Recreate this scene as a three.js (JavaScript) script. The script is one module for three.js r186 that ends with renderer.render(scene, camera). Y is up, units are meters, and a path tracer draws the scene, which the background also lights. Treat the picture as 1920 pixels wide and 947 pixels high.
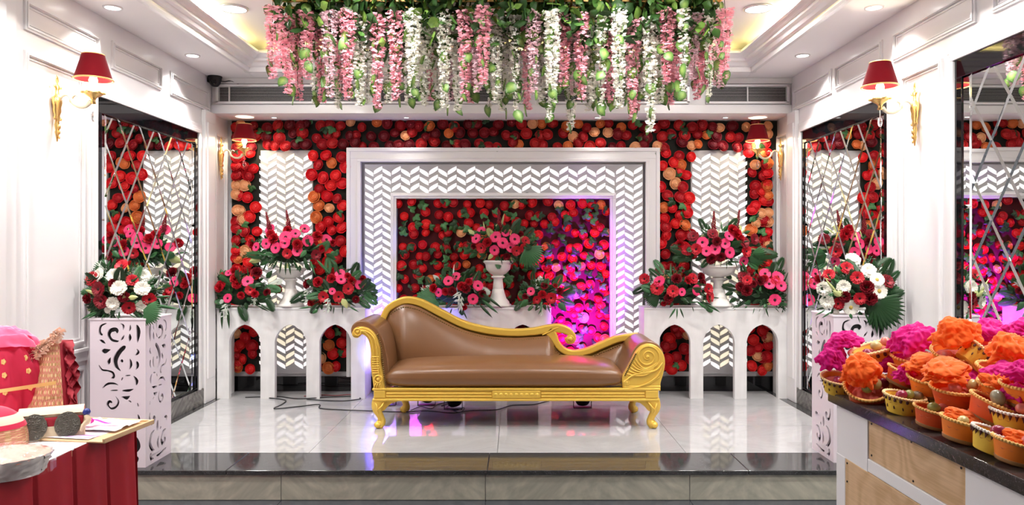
import * as THREE from 'three';
import { mergeGeometries, toCreasedNormals, mergeVertices } from 'three/addons/utils/BufferGeometryUtils.js';
import { RoundedBoxGeometry } from 'three/addons/geometries/RoundedBoxGeometry.js';
import { RectAreaLightUniformsLib } from 'three/addons/lights/RectAreaLightUniformsLib.js';
import { createNoise2D, createNoise3D } from 'simplex-noise';

// ------------------------------------------------------------------ camera, light levels, exposure
const scene = new THREE.Scene();
scene.background = new THREE.Color(0x000000);
const renderer = new THREE.WebGLRenderer({ antialias: true });
renderer.toneMapping = THREE.LinearToneMapping;
renderer.toneMappingExposure = 1.22;
renderer.shadowMap.enabled = true;
RectAreaLightUniformsLib.init();

const F = 1400, CX = 965, CY = 466, EYE = 1.48;          // lens in pixels, vanishing point, eye height over the hall floor
const camera = new THREE.PerspectiveCamera(2 * Math.atan(947 / 2 / F) * 180 / Math.PI, 1920 / 947, 0.05, 60);
camera.position.set(0, EYE, 0);
camera.lookAt(0, EYE, -1);
camera.setViewOffset(1920, 947, 960 - CX, 473.5 - CY, 1920, 947);

const LIGHT = {
  tray: 250,          // round ceiling panels, radiance
  wash: 9,          // soffit downlights beside the walls, candela
  bulk: 0.4,          // small spots under the bulkhead
  sconce: 0.42,       // wall lamps
  cove: 40,           // yellow strips over the cornice
  pink: 70, blue: 14,  // floor spots behind the sofa
};

// ------------------------------------------------------------------ room measures (metres; hall floor y = 0, camera at z = 0 looking to -z)
const WL = -2.62, WR = 2.39, DB = 6.82, ST = 0.18, DF = 4.42, SOF = 2.95, TRAY = 3.14, BULK = 2.645, DBULK = 6.45, ZBACK = 4.2;
const px2 = (x, y, d) => new THREE.Vector3((x - CX) / F * d, EYE - (y - CY) / F * d, -d);   // a pixel at its own distance

// ------------------------------------------------------------------ helpers
const PI = Math.PI, V = (x = 0, y = 0, z = 0) => new THREE.Vector3(x, y, z), V2 = (x, y) => new THREE.Vector2(x, y);
function rng(seed) { let a = seed >>> 0; return () => { a = (a + 0x6d2b79f5) | 0; let t = Math.imul(a ^ (a >>> 15), 1 | a); t = (t + Math.imul(t ^ (t >>> 7), 61 | t)) ^ t; return ((t ^ (t >>> 14)) >>> 0) / 4294967296; }; }
const rnd = rng(7), rr = (a, b) => a + (b - a) * rnd(), pick = (l) => l[Math.floor(rnd() * l.length)];
const n2 = createNoise2D(rng(11)), n3 = createNoise3D(rng(12));
const col = (r, g, b) => new THREE.Color().setRGB(r, g, b);
const taken = new Map();
function numbered(name) { const k = taken.get(name) || 0; taken.set(name, k + 1); return k ? `${name}_${String(k).padStart(3, '0')}` : name; }
function thing(name, label, category, pos = [0, 0, 0], turn = 0, group) {
  const o = new THREE.Group(); o.name = numbered(name); o.position.set(...pos); o.rotation.y = turn; scene.add(o);
  o.userData = { label, category }; if (group) o.userData.group = group; return o;
}
function part(parent, name, geo, m, label) {
  const o = new THREE.Mesh(Array.isArray(geo) ? merge(geo) : geo, m); o.name = name; parent.add(o); if (label) o.userData.label = label; return o;
}
function struct(name, geo, m) { const o = new THREE.Mesh(Array.isArray(geo) ? merge(geo) : geo, m); o.name = name; o.userData.kind = 'structure'; scene.add(o); return o; }
function single(name, label, category, geo, m, pos, group) { const o = new THREE.Mesh(Array.isArray(geo) ? merge(geo) : geo, m); o.name = numbered(name); o.userData = { label, category }; if (group) o.userData.group = group; if (pos) o.position.set(...pos); scene.add(o); return o; }
function merge(list) {
  return mergeGeometries(list.map((g) => {
    const c = g.clone();
    if (!c.attributes.normal) c.computeVertexNormals();
    if (!c.attributes.uv) c.setAttribute('uv', new THREE.BufferAttribute(new Float32Array(c.attributes.position.count * 2), 2));
    for (const k of Object.keys(c.attributes)) if (!['position', 'normal', 'uv', 'color'].includes(k)) c.deleteAttribute(k);
    if (!c.index) c.setIndex([...Array(c.attributes.position.count).keys()]);
    c.morphAttributes = {}; return c;
  }));
}
const mv = (g, x, y, z) => g.translate(x, y, z);
function box(w, h, d, x = 0, y = 0, z = 0, r = 0) { const g = r ? new RoundedBoxGeometry(w, h, d, 2, Math.min(r, w / 2.01, h / 2.01, d / 2.01)) : new THREE.BoxGeometry(w, h, d); return g.translate(x, y, z); }
function bbox(x0, x1, y0, y1, z0, z1, r = 0) { return box(x1 - x0, y1 - y0, z1 - z0, (x0 + x1) / 2, (y0 + y1) / 2, (z0 + z1) / 2, r); }
function boxUV(g, s = 1, ox = 0, oy = 0) {              // uv in metres from the face direction
  const p = g.attributes.position, n = g.attributes.normal, uv = new Float32Array(p.count * 2);
  for (let i = 0; i < p.count; i++) {
    const ax = Math.abs(n.getX(i)), ay = Math.abs(n.getY(i)), az = Math.abs(n.getZ(i));
    const [u, v] = ay >= ax && ay >= az ? [p.getX(i), p.getZ(i)] : ax >= az ? [p.getZ(i), p.getY(i)] : [p.getX(i), p.getY(i)];
    uv[2 * i] = u * s + ox; uv[2 * i + 1] = v * s + oy;
  }
  g.setAttribute('uv', new THREE.BufferAttribute(uv, 2)); return g;
}
function tube(pts, r, seg = 24, rs = 6, closed = false) { return new THREE.TubeGeometry(new THREE.CatmullRomCurve3(pts.map((p) => p.isVector3 ? p : V(...p)), closed, 'centripetal'), seg, r, rs, closed); }
function loft(rings) {                                   // rings of equal length, ends closed
  const n = rings[0].length, pos = [], idx = [];
  for (const r of rings) for (const p of r) pos.push(p.x, p.y, p.z);
  for (let i = 0; i + 1 < rings.length; i++) for (let j = 0; j < n; j++) { const a = i * n + j, b = i * n + (j + 1) % n; idx.push(a, b, a + n, b, b + n, a + n); }
  for (const [i, flip] of [[0, 1], [rings.length - 1, 0]]) {
    const c = rings[i].reduce((s, p) => s.add(p), V()).multiplyScalar(1 / n), k = pos.length / 3; pos.push(c.x, c.y, c.z);
    for (let j = 0; j < n; j++) { const a = i * n + j, b = i * n + (j + 1) % n; flip ? idx.push(k, b, a) : idx.push(k, a, b); }
  }
  const g = new THREE.BufferGeometry(); g.setAttribute('position', new THREE.Float32BufferAttribute(pos, 3)); g.setIndex(idx); g.computeVertexNormals(); return g;
}
// a tube whose radius changes along the way; flat squashes it in z
function taper(pts, radii, seg = 16, rs = 8, flat = 1) {
  const c = new THREE.CatmullRomCurve3(pts.map((p) => p.isVector3 ? p : V(...p)), false, 'centripetal'), fr = c.computeFrenetFrames(seg), rings = [];
  for (let i = 0; i <= seg; i++) {
    const t = i / seg, p = c.getPointAt(t), f = t * (radii.length - 1), k = Math.min(Math.floor(f), radii.length - 2), r = radii[k] + (radii[k + 1] - radii[k]) * (f - k), ring = [];
    for (let j = 0; j < rs; j++) { const a = j / rs * 2 * PI; ring.push(p.clone().addScaledVector(fr.normals[i], Math.cos(a) * r).addScaledVector(fr.binormals[i], Math.sin(a) * r * flat)); }
    rings.push(ring);
  }
  return loft(rings);
}
function lathe(profile, seg = 24) { return new THREE.LatheGeometry(profile.map(([x, y]) => V2(x, y)), seg); }
function extr(shape, depth, bevel = 0, seg = 2, cs = 8) { return new THREE.ExtrudeGeometry(shape, { depth, bevelEnabled: bevel > 0, bevelSize: bevel, bevelThickness: bevel, bevelSegments: seg, curveSegments: cs }); }
function poly(pts) { const s = new THREE.Shape(); pts.forEach((p, i) => i ? s.lineTo(p[0], p[1]) : s.moveTo(p[0], p[1])); s.closePath(); return s; }
function spline2(pts, n = 40) { return new THREE.SplineCurve(pts.map((p) => V2(p[0], p[1]))).getPoints(n); }
function ribbon(pts, widths, n = 40, round = 0) {                  // outline of a stroke of changing width along a spline
  const c = new THREE.SplineCurve(pts.map((p) => V2(p[0], p[1]))), L = [], R = [];
  for (let i = 0; i <= n; i++) {
    const t = i / n, p = c.getPoint(t), q = c.getTangent(t), f = t * (widths.length - 1), k = Math.min(Math.floor(f), widths.length - 2), w = (widths[k] + (widths[k + 1] - widths[k]) * (f - k)) / 2 * (round ? Math.sqrt(Math.max(0.02, Math.min(1, t / round, (1 - t) / round))) : 1);
    L.push([p.x - q.y * w, p.y + q.x * w]); R.unshift([p.x + q.y * w, p.y - q.x * w]);
  }
  return [...L, ...R];
}
function grid(nu, nv, f, closeU = false) {               // a sheet from a function of (u, v) in 0..1
  const pos = [], uv = [], idx = [];
  for (let j = 0; j <= nv; j++) for (let i = 0; i <= nu; i++) { const p = f(i / nu, j / nv); pos.push(p.x, p.y, p.z); uv.push(i / nu, j / nv); }
  for (let j = 0; j < nv; j++) for (let i = 0; i < nu; i++) { const a = j * (nu + 1) + i, b = a + 1, c = a + nu + 1, d = c + 1; idx.push(a, b, c, b, d, c); }
  const g = new THREE.BufferGeometry(); g.setAttribute('position', new THREE.Float32BufferAttribute(pos, 3)); g.setAttribute('uv', new THREE.Float32BufferAttribute(uv, 2)); g.setIndex(idx); g.computeVertexNormals(); return g;
}
function face(o, dir) { o.quaternion.setFromUnitVectors(V(0, 0, 1), dir.clone().normalize()); return o; }

// ------------------------------------------------------------------ textures
function tex(w, h, f, srgb = true, rep = [1, 1]) {
  const d = new Uint8Array(w * h * 4);
  for (let y = 0; y < h; y++) for (let x = 0; x < w; x++) { const c = f(x / w, y / h), o = (y * w + x) * 4; d[o] = c[0]; d[o + 1] = c[1]; d[o + 2] = c[2]; d[o + 3] = 255; }
  const t = new THREE.DataTexture(d, w, h, THREE.RGBAFormat); if (srgb) t.colorSpace = THREE.SRGBColorSpace;
  t.wrapS = t.wrapT = THREE.RepeatWrapping; t.magFilter = THREE.LinearFilter; t.minFilter = THREE.LinearMipmapLinearFilter; t.repeat.set(...rep); t.needsUpdate = true; return t;
}
const fbm = (x, y, o = 4) => { let s = 0, a = 1, t = 0; for (let i = 0; i < o; i++) { s += a * n2(x, y); t += a; a *= 0.5; x *= 2.03; y *= 2.03; } return s / t; };
const ring2 = (u, v, k) => [Math.cos(u * 2 * PI) * k, Math.sin(u * 2 * PI) * k, Math.cos(v * 2 * PI) * k, Math.sin(v * 2 * PI) * k];
const wrapN = (u, v, k, o = 3) => { const [a, b, c, d] = ring2(u, v, k); return fbm(a + c * 1.3 + 5, b + d * 1.3 - 3, o); };   // repeats without a seam
const g3 = (v) => [v, v, v].map((x) => Math.max(0, Math.min(255, x)));
const texTile = tex(512, 512, (u, v) => { const n = wrapN(u, v, 1.1, 5), m = Math.abs(wrapN(u, v, 0.8, 4)); return g3(203 + n * 9 - (m < 0.035 ? (0.035 - m) * 220 : 0)); });
const texStone = tex(512, 256, (u, v) => { const n = wrapN(u, v, 1.6, 6), q = wrapN(v, u, 4, 3); return [176 + n * 24 + q * 7, 174 + n * 23 + q * 7, 158 + n * 20 + q * 6]; });
const texGranite = tex(512, 512, (u, v) => { const q = wrapN(u, v, 22, 2), n = wrapN(u, v, 2, 3); return q > 0.52 ? [112, 112, 118] : g3(56 + n * 9); });
const texKerb = tex(512, 256, (u, v) => { const n = wrapN(u, v, 2.2, 6); return [118 + n * 40, 116 + n * 39, 112 + n * 38]; });
const texPly = tex(512, 512, (u, v) => { const w = fbm(u * 2.2, v * 1.1, 3) * 1.4, l = Math.sin((v * 13 + w * 2.2) * 2 * PI), f = fbm(u * 5, v * 160, 2); return [205 + l * 8 + f * 11, 172 + l * 9 + f * 12, 133 + l * 10 + f * 12]; });
const texWash = tex(512, 256, (u, v) => { const n = fbm(u * 14, v * 3.2, 4), q = fbm(u * 3, v * 9, 3); return g3(233 + n * 9 + q * 7); });
const texDarkTile = tex(256, 256, (u, v) => { const n = wrapN(u, v, 2, 5); return [62 + n * 14, 66 + n * 14, 72 + n * 14]; });
const texLeather = tex(256, 256, (u, v) => g3(128 + wrapN(u, v, 14, 3) * 110), false);
const texBrocade = (() => {
  const c = document.createElement('canvas'); c.width = c.height = 512; const x = c.getContext('2d'), r = rng(31);
  x.fillStyle = '#c99a74'; x.fillRect(0, 0, 512, 512);
  x.lineWidth = 7; x.strokeStyle = '#cf5a68';
  for (let i = -8; i < 16; i++) { x.beginPath(); x.moveTo(i * 64, 0); x.lineTo(i * 64 + 512, 512); x.stroke(); x.beginPath(); x.moveTo(i * 64, 512); x.lineTo(i * 64 + 512, 0); x.stroke(); }
  for (let j = 0; j < 16; j++) for (let i = 0; i < 16; i++) { const a = i * 32 + (j % 2) * 16, b = j * 32; x.fillStyle = ['#e0c08c', '#b98a5a', '#ead2a4', '#a8874e'][Math.floor(r() * 4)]; x.beginPath(); for (let k = 0; k < 6; k++) x.ellipse(a + Math.cos(k * PI / 3) * 6, b + Math.sin(k * PI / 3) * 6, 5, 3.4, k * PI / 3, 0, 7); x.fill(); }
  for (let k = 0; k < 2600; k++) { x.fillStyle = r() < 0.5 ? 'rgba(255,235,190,.5)' : 'rgba(120,60,40,.35)'; x.fillRect(r() * 512, r() * 512, 2, 3); }
  const t = new THREE.CanvasTexture(c); t.colorSpace = THREE.SRGBColorSpace; t.wrapS = t.wrapT = THREE.RepeatWrapping; return t;
})();
const texCard = (() => {                                  // the printed sheet on the tray: lilac bands, grey lines, a small emblem
  const c = document.createElement('canvas'); c.width = 512; c.height = 400; const x = c.getContext('2d');
  x.fillStyle = '#f7eff8'; x.fillRect(0, 0, 512, 400);
  x.fillStyle = '#b98ac6'; x.fillRect(0, 300, 512, 26); x.fillStyle = '#e6cfea'; x.fillRect(0, 326, 512, 20); x.fillStyle = '#a878ba'; x.fillRect(0, 352, 512, 16);
  x.strokeStyle = '#c9bccd'; x.lineWidth = 3; for (let i = 0; i < 7; i++) { x.beginPath(); x.moveTo(60, 70 + i * 28); x.lineTo(300 + (i * 67) % 150, 70 + i * 28); x.stroke(); }
  for (let k = 0; k < 8; k++) { x.fillStyle = k % 2 ? '#f2e2c4' : '#fff'; x.beginPath(); x.ellipse(256 + Math.cos(k * PI / 4) * 26, 328 + Math.sin(k * PI / 4) * 18, 20, 12, k * PI / 4, 0, 7); x.fill(); }
  x.fillStyle = '#5a68c8'; x.beginPath(); x.arc(256, 328, 9, 0, 7); x.fill();
  const t = new THREE.CanvasTexture(c); t.colorSpace = THREE.SRGBColorSpace; return t;
})();

// ------------------------------------------------------------------ materials
const P = (o) => new THREE.MeshPhysicalMaterial({ side: THREE.DoubleSide, ...o }), S = (o) => new THREE.MeshStandardMaterial(o);
const M = {
  wall: new THREE.MeshPhysicalMaterial({ color: col(0.80, 0.785, 0.79), roughness: 0.38, clearcoat: 0.5, clearcoatRoughness: 0.16 }),
  ceil: S({ color: col(0.82, 0.81, 0.81), roughness: 0.75 }),
  trim: new THREE.MeshPhysicalMaterial({ color: col(0.82, 0.81, 0.81), roughness: 0.3, clearcoat: 0.6, clearcoatRoughness: 0.12 }),
  back: S({ color: col(0.6, 0.59, 0.6), roughness: 0.7 }),
  tile: new THREE.MeshPhysicalMaterial({ map: texTile, color: col(0.70, 0.70, 0.71), roughness: 0.05, ior: 1.7 }),
  grout: S({ color: col(0.2, 0.2, 0.2), roughness: 0.8 }),
  granite: S({ map: texGranite, roughness: 0.07 }),
  stone: S({ map: texStone, roughness: 0.35 }),
  kerb: S({ map: texKerb, roughness: 0.25 }),
  darkTile: S({ map: texDarkTile, roughness: 0.2 }),
  blackGlass: S({ color: col(0.004, 0.004, 0.005), roughness: 0.03 }),
  mirror: S({ color: col(0.86, 0.89, 0.88), metalness: 1, roughness: 0.0 }),
  black: S({ color: col(0.006, 0.006, 0.007), roughness: 0.5 }),
  white: S({ color: col(0.84, 0.83, 0.84), roughness: 0.45 }),
  wash: S({ map: texWash, color: col(0.9, 0.9, 0.9), roughness: 0.5 }),
  grey: S({ color: col(0.44, 0.43, 0.44), roughness: 0.6 }),
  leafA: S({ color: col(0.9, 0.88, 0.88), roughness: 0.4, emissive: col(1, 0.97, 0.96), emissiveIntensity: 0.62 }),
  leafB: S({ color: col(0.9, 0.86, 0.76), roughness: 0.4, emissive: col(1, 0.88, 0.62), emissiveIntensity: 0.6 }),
  gold: S({ color: col(0.80, 0.52, 0.085), metalness: 0.3, roughness: 0.33 }),
  brass: S({ color: col(0.86, 0.56, 0.2), metalness: 0.9, roughness: 0.26 }),
  cream: S({ color: col(0.78, 0.7, 0.52), metalness: 0.25, roughness: 0.4 }),
  leather: new THREE.MeshPhysicalMaterial({ color: col(0.19, 0.088, 0.036), roughness: 0.31, ior: 1.6, bumpMap: texLeather, bumpScale: 0.0004 }),
  nail: S({ color: col(0.16, 0.10, 0.03), metalness: 0.8, roughness: 0.35 }),
  glowWhite: S({ color: col(0.9, 0.9, 0.9), emissive: col(1, 0.97, 0.94), emissiveIntensity: 6 }),
  glowWarm: S({ color: col(0.9, 0.85, 0.7), emissive: col(1, 0.82, 0.5), emissiveIntensity: 5 }),
  glowYellow: S({ color: col(0.9, 0.8, 0.4), emissive: col(1, 0.78, 0.2), emissiveIntensity: 2.5 }),
  glowPink: S({ color: col(0.5, 0.1, 0.4), emissive: col(1, 0.02, 0.8), emissiveIntensity: 5 }),
  glowBlue: S({ color: col(0.1, 0.1, 0.5), emissive: col(0.12, 0.16, 1), emissiveIntensity: 6 }),
  shade: P({ color: col(0.17, 0.002, 0.008), roughness: 0.9, specularIntensity: 0.3, transmission: 0.3, thickness: 0 }),
  crystal: new THREE.MeshPhysicalMaterial({ color: col(1, 1, 1), transmission: 1, thickness: 0.01, ior: 1.52, roughness: 0.02 }),
  rose: [P({ color: col(0.40, 0.004, 0.010), roughness: 0.6 }), P({ color: col(0.25, 0.002, 0.010), roughness: 0.6 }), P({ color: col(0.50, 0.010, 0.012), roughness: 0.6 }), P({ color: col(0.17, 0.001, 0.008), roughness: 0.6 })],
  roseB: [P({ color: col(0.70, 0.007, 0.016), roughness: 0.6 }), P({ color: col(0.50, 0.004, 0.012), roughness: 0.6 }), P({ color: col(0.78, 0.016, 0.018), roughness: 0.6 })],
  peach: [P({ color: col(0.74, 0.20, 0.05), roughness: 0.6 }), P({ color: col(0.84, 0.44, 0.22), roughness: 0.6 })],
  backing: S({ color: col(0.012, 0.012, 0.008), roughness: 0.95 }),
  backingRed: S({ color: col(0.06, 0.002, 0.005), roughness: 0.95 }),
  roseLeaf: [P({ color: col(0.02, 0.09, 0.015), roughness: 0.5 }), P({ color: col(0.05, 0.18, 0.05), roughness: 0.5 }), P({ color: col(0.008, 0.04, 0.008), roughness: 0.5 })],
  pinkPetal: P({ color: col(0.97, 0.50, 0.58), roughness: 0.8, transmission: 0.2, thickness: 0 }),
  palePetal: P({ color: col(0.97, 0.72, 0.78), roughness: 0.8, transmission: 0.2, thickness: 0 }),
  whitePetal: P({ color: col(0.96, 0.95, 0.86), roughness: 0.8, transmission: 0.2, thickness: 0 }),
  vineLeaf: P({ vertexColors: true, roughness: 0.45 }),
  ivy: P({ color: col(0.05, 0.14, 0.03), roughness: 0.5 }),
  vine: S({ color: col(0.05, 0.09, 0.02), roughness: 0.8 }),
  hot: P({ color: col(0.80, 0.035, 0.16), roughness: 0.6 }),
  red: P({ color: col(0.52, 0.004, 0.018), roughness: 0.6 }),
  dark: P({ color: col(0.24, 0.002, 0.012), roughness: 0.6 }),
  ivory: P({ color: col(0.88, 0.86, 0.76), roughness: 0.6 }),
  eye: S({ color: col(0.03, 0.004, 0.004), roughness: 0.9 }),
  eyeY: S({ color: col(0.6, 0.42, 0.1), roughness: 0.9 }),
  palm: P({ color: col(0.008, 0.048, 0.009), roughness: 0.38 }),
  palmL: P({ color: col(0.028, 0.12, 0.035), roughness: 0.42 }),
  paleLeaf: P({ color: col(0.46, 0.5, 0.2), roughness: 0.5 }),
  sprig: P({ color: col(0.6, 0.66, 0.58), roughness: 0.7 }),
  foam: S({ color: col(0.012, 0.03, 0.012), roughness: 0.95 }),
  urn: S({ color: col(0.80, 0.78, 0.74), roughness: 0.5 }),
  cut: S({ color: col(0.80, 0.72, 0.78), roughness: 0.5 }),
  cable: S({ color: col(0.015, 0.015, 0.018), roughness: 0.5 }),
  cableR: S({ color: col(0.22, 0.02, 0.03), roughness: 0.5 }),
  metal: S({ color: col(0.7, 0.7, 0.7), metalness: 0.8, roughness: 0.35 }),
  skirt: P({ color: col(0.33, 0.001, 0.010), roughness: 0.62, sheen: 0.5, sheenColor: col(0.6, 0.05, 0.05), sheenRoughness: 0.5 }),
  cloth: S({ color: col(0.86, 0.84, 0.85), roughness: 0.85 }),
  veil: P({ color: col(0.72, 0.012, 0.075), roughness: 0.8, transmission: 0.25, thickness: 0 }),
  veilPink: P({ color: col(0.9, 0.13, 0.30), roughness: 0.85, transmission: 0.35, thickness: 0 }),
  maroon: P({ color: col(0.34, 0.004, 0.02), roughness: 0.7 }),
  brocade: P({ map: texBrocade, roughness: 0.45, metalness: 0.2 }),
  lace: P({ color: col(0.92, 0.66, 0.52), roughness: 0.7 }),
  goldCloth: P({ color: col(0.84, 0.55, 0.2), roughness: 0.35, metalness: 0.4 }),
  bone: S({ color: col(0.72, 0.58, 0.40), roughness: 0.6 }),
  blueBead: S({ color: col(0.015, 0.03, 0.22), roughness: 0.4 }),
  silverBlack: S({ color: col(0.13, 0.12, 0.10), roughness: 0.4, metalness: 0.3 }),
  card: S({ map: texCard, roughness: 0.6 }),
  paper: S({ color: col(0.88, 0.82, 0.88), roughness: 0.6 }),
  board: S({ color: col(0.72, 0.50, 0.28), roughness: 0.4, metalness: 0.2 }),
  magenta: P({ color: col(0.72, 0.008, 0.36), roughness: 0.6 }),
  tullePink: P({ color: col(0.72, 0.010, 0.27), roughness: 0.95, specularIntensity: 0.4, transmission: 0.4, thickness: 0 }),
  tulleOrange: P({ color: col(0.95, 0.19, 0.025), roughness: 0.95, specularIntensity: 0.4, transmission: 0.4, thickness: 0 }),
  film: P({ color: col(1, 1, 1), roughness: 0.04, transmission: 1, thickness: 0, specularIntensity: 0.6 }),
  ply: S({ map: texPly, roughness: 0.55 }),
  laminate: new THREE.MeshPhysicalMaterial({ color: col(0.84, 0.84, 0.86), roughness: 0.35 }),
  counterTop: S({ map: texGranite, color: col(0.9, 0.7, 0.7), roughness: 0.12 }),
};

// ================================================================== THE ROOM
const wbox = (side, d0, d1, y0, y1, o0, o1, r = 0) => side === 'L' ? bbox(WL + o0, WL + o1, y0, y1, -d1, -d0, r) : bbox(WR - o1, WR - o0, y0, y1, -d1, -d0, r);
const floor = struct('floor', boxUV(bbox(WL - 0.12, WR + 0.12, -0.12, -0.004, -DB, ZBACK)), M.darkTile);
for (let i = 0; i < 5; i++) for (let j = 0; j < 2; j++) {
  const x0 = Math.max(WL, -2.57 + i * 1.2), x1 = Math.min(WR, -2.57 + (i + 1) * 1.2);
  part(floor, 'floor_tile', boxUV(bbox(x0 + 0.002, x1 - 0.002, -0.004, 0, -DF + j * 0.7 + 0.03, -DF + (j + 1) * 0.7 + 0.026), 1, i * 0.37, j * 0.21), M.darkTile);
}
part(floor, 'floor_slab', boxUV(bbox(WL, WR, -0.004, 0, -DF + 1.43, ZBACK)), M.darkTile);

// the stage: base, riser tiles, polished black border, light floor tiles
const stage = struct('stage_floor', bbox(WL, WR, 0, ST - 0.012, -DB, -DF + 0.03), M.grout);
stage.userData.label = 'low stage of pale polished tiles with a black granite edge';
for (let k = 0, x = -2.572; k < 5; k++, x += 1.2) {
  const x0 = Math.max(WL, x), x1 = Math.min(WR, x + 1.2);
  if (x1 > x0) part(stage, 'riser_tile', boxUV(bbox(x0 + 0.002, x1 - 0.002, 0.002, ST - 0.028, -DF + 0.02, -DF + 0.034, 0.002), 0.8, k * 0.31, 0.2), M.stone);
}
for (const [a, b] of [[WL, -1.69], [-1.69, -0.16], [-0.16, 1.37], [1.37, WR]]) part(stage, 'border_slab', boxUV(bbox(a + 0.0012, b - 0.0012, ST - 0.027, ST, -DF - 0.333, -DF + 0.05, 0.004)), M.granite);
const rows = [4.754, 5.48, 6.17, 6.805], cols = [-2.545, -1.31, -0.11, 1.09, 2.29];
for (let j = 0; j < 3; j++) for (let i = 0; i < 4; i++) {
  part(stage, 'stage_tile', boxUV(bbox(cols[i] + 0.0015, cols[i + 1] - 0.0015, ST - 0.012, ST, -rows[j + 1] + 0.0015, -rows[j] - 0.0015), 0.6, i * 0.23, j * 0.41), M.tile);
}
part(stage, 'border_slab', boxUV(bbox(WL, cols[0] - 0.0015, ST - 0.012, ST + 0.0005, -rows[3], -rows[0])), M.granite);
part(stage, 'border_slab', boxUV(bbox(cols[4] + 0.0015, WR, ST - 0.012, ST + 0.0005, -rows[3], -rows[0])), M.granite);

// walls with thickness
const wallLeft = struct('wall_left', bbox(WL - 0.12, WL, -0.12, 3.26, -DB - 0.12, ZBACK), M.wall);
const wallRight = struct('wall_right', bbox(WR, WR + 0.12, -0.12, 3.26, -DB - 0.12, ZBACK), M.wall);
struct('wall_back', bbox(WL, WR, -0.12, 3.26, -DB - 0.12, -DB), M.back);
struct('wall_front', bbox(WL - 0.12, WR + 0.12, -0.12, 3.26, ZBACK, ZBACK + 0.12), S({ color: col(0.16, 0.09, 0.05), roughness: 0.5 }));
function moulding(parent, side, d0, d1, y0, y1) {        // raised rectangular frame of two steps
  const g = [], w = 0.026;
  for (const [i, t, o] of [[0, w, 0.013], [0.012, 0.010, 0.02], [w + 0.008, 0.007, 0.006]]) {
    const a = d0 + i, b = d1 - i, c = y0 + i, e = y1 - i;
    g.push(wbox(side, a, b, e - t, e, 0, o), wbox(side, a, b, c, c + t, 0, o), wbox(side, a, a + t, c + t, e - t, 0, o), wbox(side, b - t, b, c + t, e - t, 0, o));
  }
  part(parent, 'panel_moulding', g, M.trim);
}
// left wall
for (const [a, b, c, e] of [[3.98, 4.70, 2.65, 2.815], [4.845, 5.53, 2.65, 2.83], [5.67, 6.38, 2.65, 2.83], [3.98, 4.53, 0.9, 2.54], [3.98, 4.53, 0.34, 0.77], [3.0, 3.78, 2.65, 2.815], [1.6, 2.9, 0.9, 2.54]]) moulding(wallLeft, 'L', a, b, c, e);
part(wallLeft, 'pilaster', [wbox('L', 3.05, 3.78, 0, SOF, 0, 0.05, 0.006), wbox('L', 3.0, 3.9, 0, SOF, 0, 0.018, 0.004)], M.trim);
part(wallLeft, 'chair_rail', [wbox('L', 3.9, 4.56, 0.80, 0.86, 0, 0.012), wbox('L', 3.9, 4.56, 0.855, 0.88, 0, 0.024, 0.006)], M.trim);
part(wallLeft, 'pilaster', [wbox('L', 6.24, 6.46, ST, BULK, 0, 0.035, 0.006), wbox('L', 6.28, 6.42, ST + 0.2, BULK - 0.1, 0.03, 0.045, 0.006)], M.trim);
moulding(wallLeft, 'L', 6.5, 6.78, 0.42, 0.9); moulding(wallLeft, 'L', 6.5, 6.78, 1.0, 2.5);
// right wall
for (const [a, b, c, e] of [[3.86, 4.70, 2.65, 2.835], [4.84, 5.55, 2.65, 2.835], [5.62, 6.38, 2.65, 2.835], [4.16, 4.6, 0.9, 2.54], [2.9, 3.72, 2.65, 2.835]]) moulding(wallRight, 'R', a, b, c, e);
part(wallRight, 'pilaster', [wbox('R', 6.27, 6.46, ST, BULK, 0, 0.035, 0.006), wbox('R', 6.3, 6.42, ST + 0.2, BULK - 0.1, 0.03, 0.045, 0.006)], M.trim);
moulding(wallRight, 'R', 6.5, 6.78, 0.42, 0.9); moulding(wallRight, 'R', 6.5, 6.78, 1.0, 2.5);
// grey stone skirtings on the side walls, black skirting on the back wall
for (const [n, s] of [['left', 'L'], ['right', 'R']]) struct('baseboard_' + n, boxUV(wbox(s, 4.45, DB, ST, ST + 0.134, 0, 0.022, 0.003)), M.kerb);
struct('baseboard_back', bbox(WL + 0.022, WR - 0.022, ST, 0.315, -DB, -DB + 0.02, 0.003), M.blackGlass);

// ceiling: tray with a lower border all round, cornices along the tray, bulkhead with the air grilles
const CL = -2.23, CR = 1.99, CB = 6.2;
const ceiling = struct('ceiling', bbox(WL - 0.12, WR + 0.12, TRAY, TRAY + 0.12, -DB - 0.12, ZBACK + 0.12), M.ceil);
part(ceiling, 'ceiling_border', bbox(WL, CL, SOF, TRAY, -DBULK, ZBACK, 0.004), M.ceil);
part(ceiling, 'ceiling_border', bbox(CR, WR, SOF, TRAY, -DBULK, ZBACK, 0.004), M.ceil);
part(ceiling, 'ceiling_border', bbox(CL, CR, SOF, TRAY, -DBULK, -CB, 0.004), M.ceil);
const prof = [[-0.002, -0.004], [0.012, -0.014], [0.04, -0.014], [0.046, 0.004], [0.05, 0.02], [0.075, 0.026], [0.095, 0.045], [0.118, 0.055], [0.124, 0.07], [0.145, 0.076], [0.165, 0.09], [0.185, 0.094], [0.185, 0.112], [-0.002, 0.112]];
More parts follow.
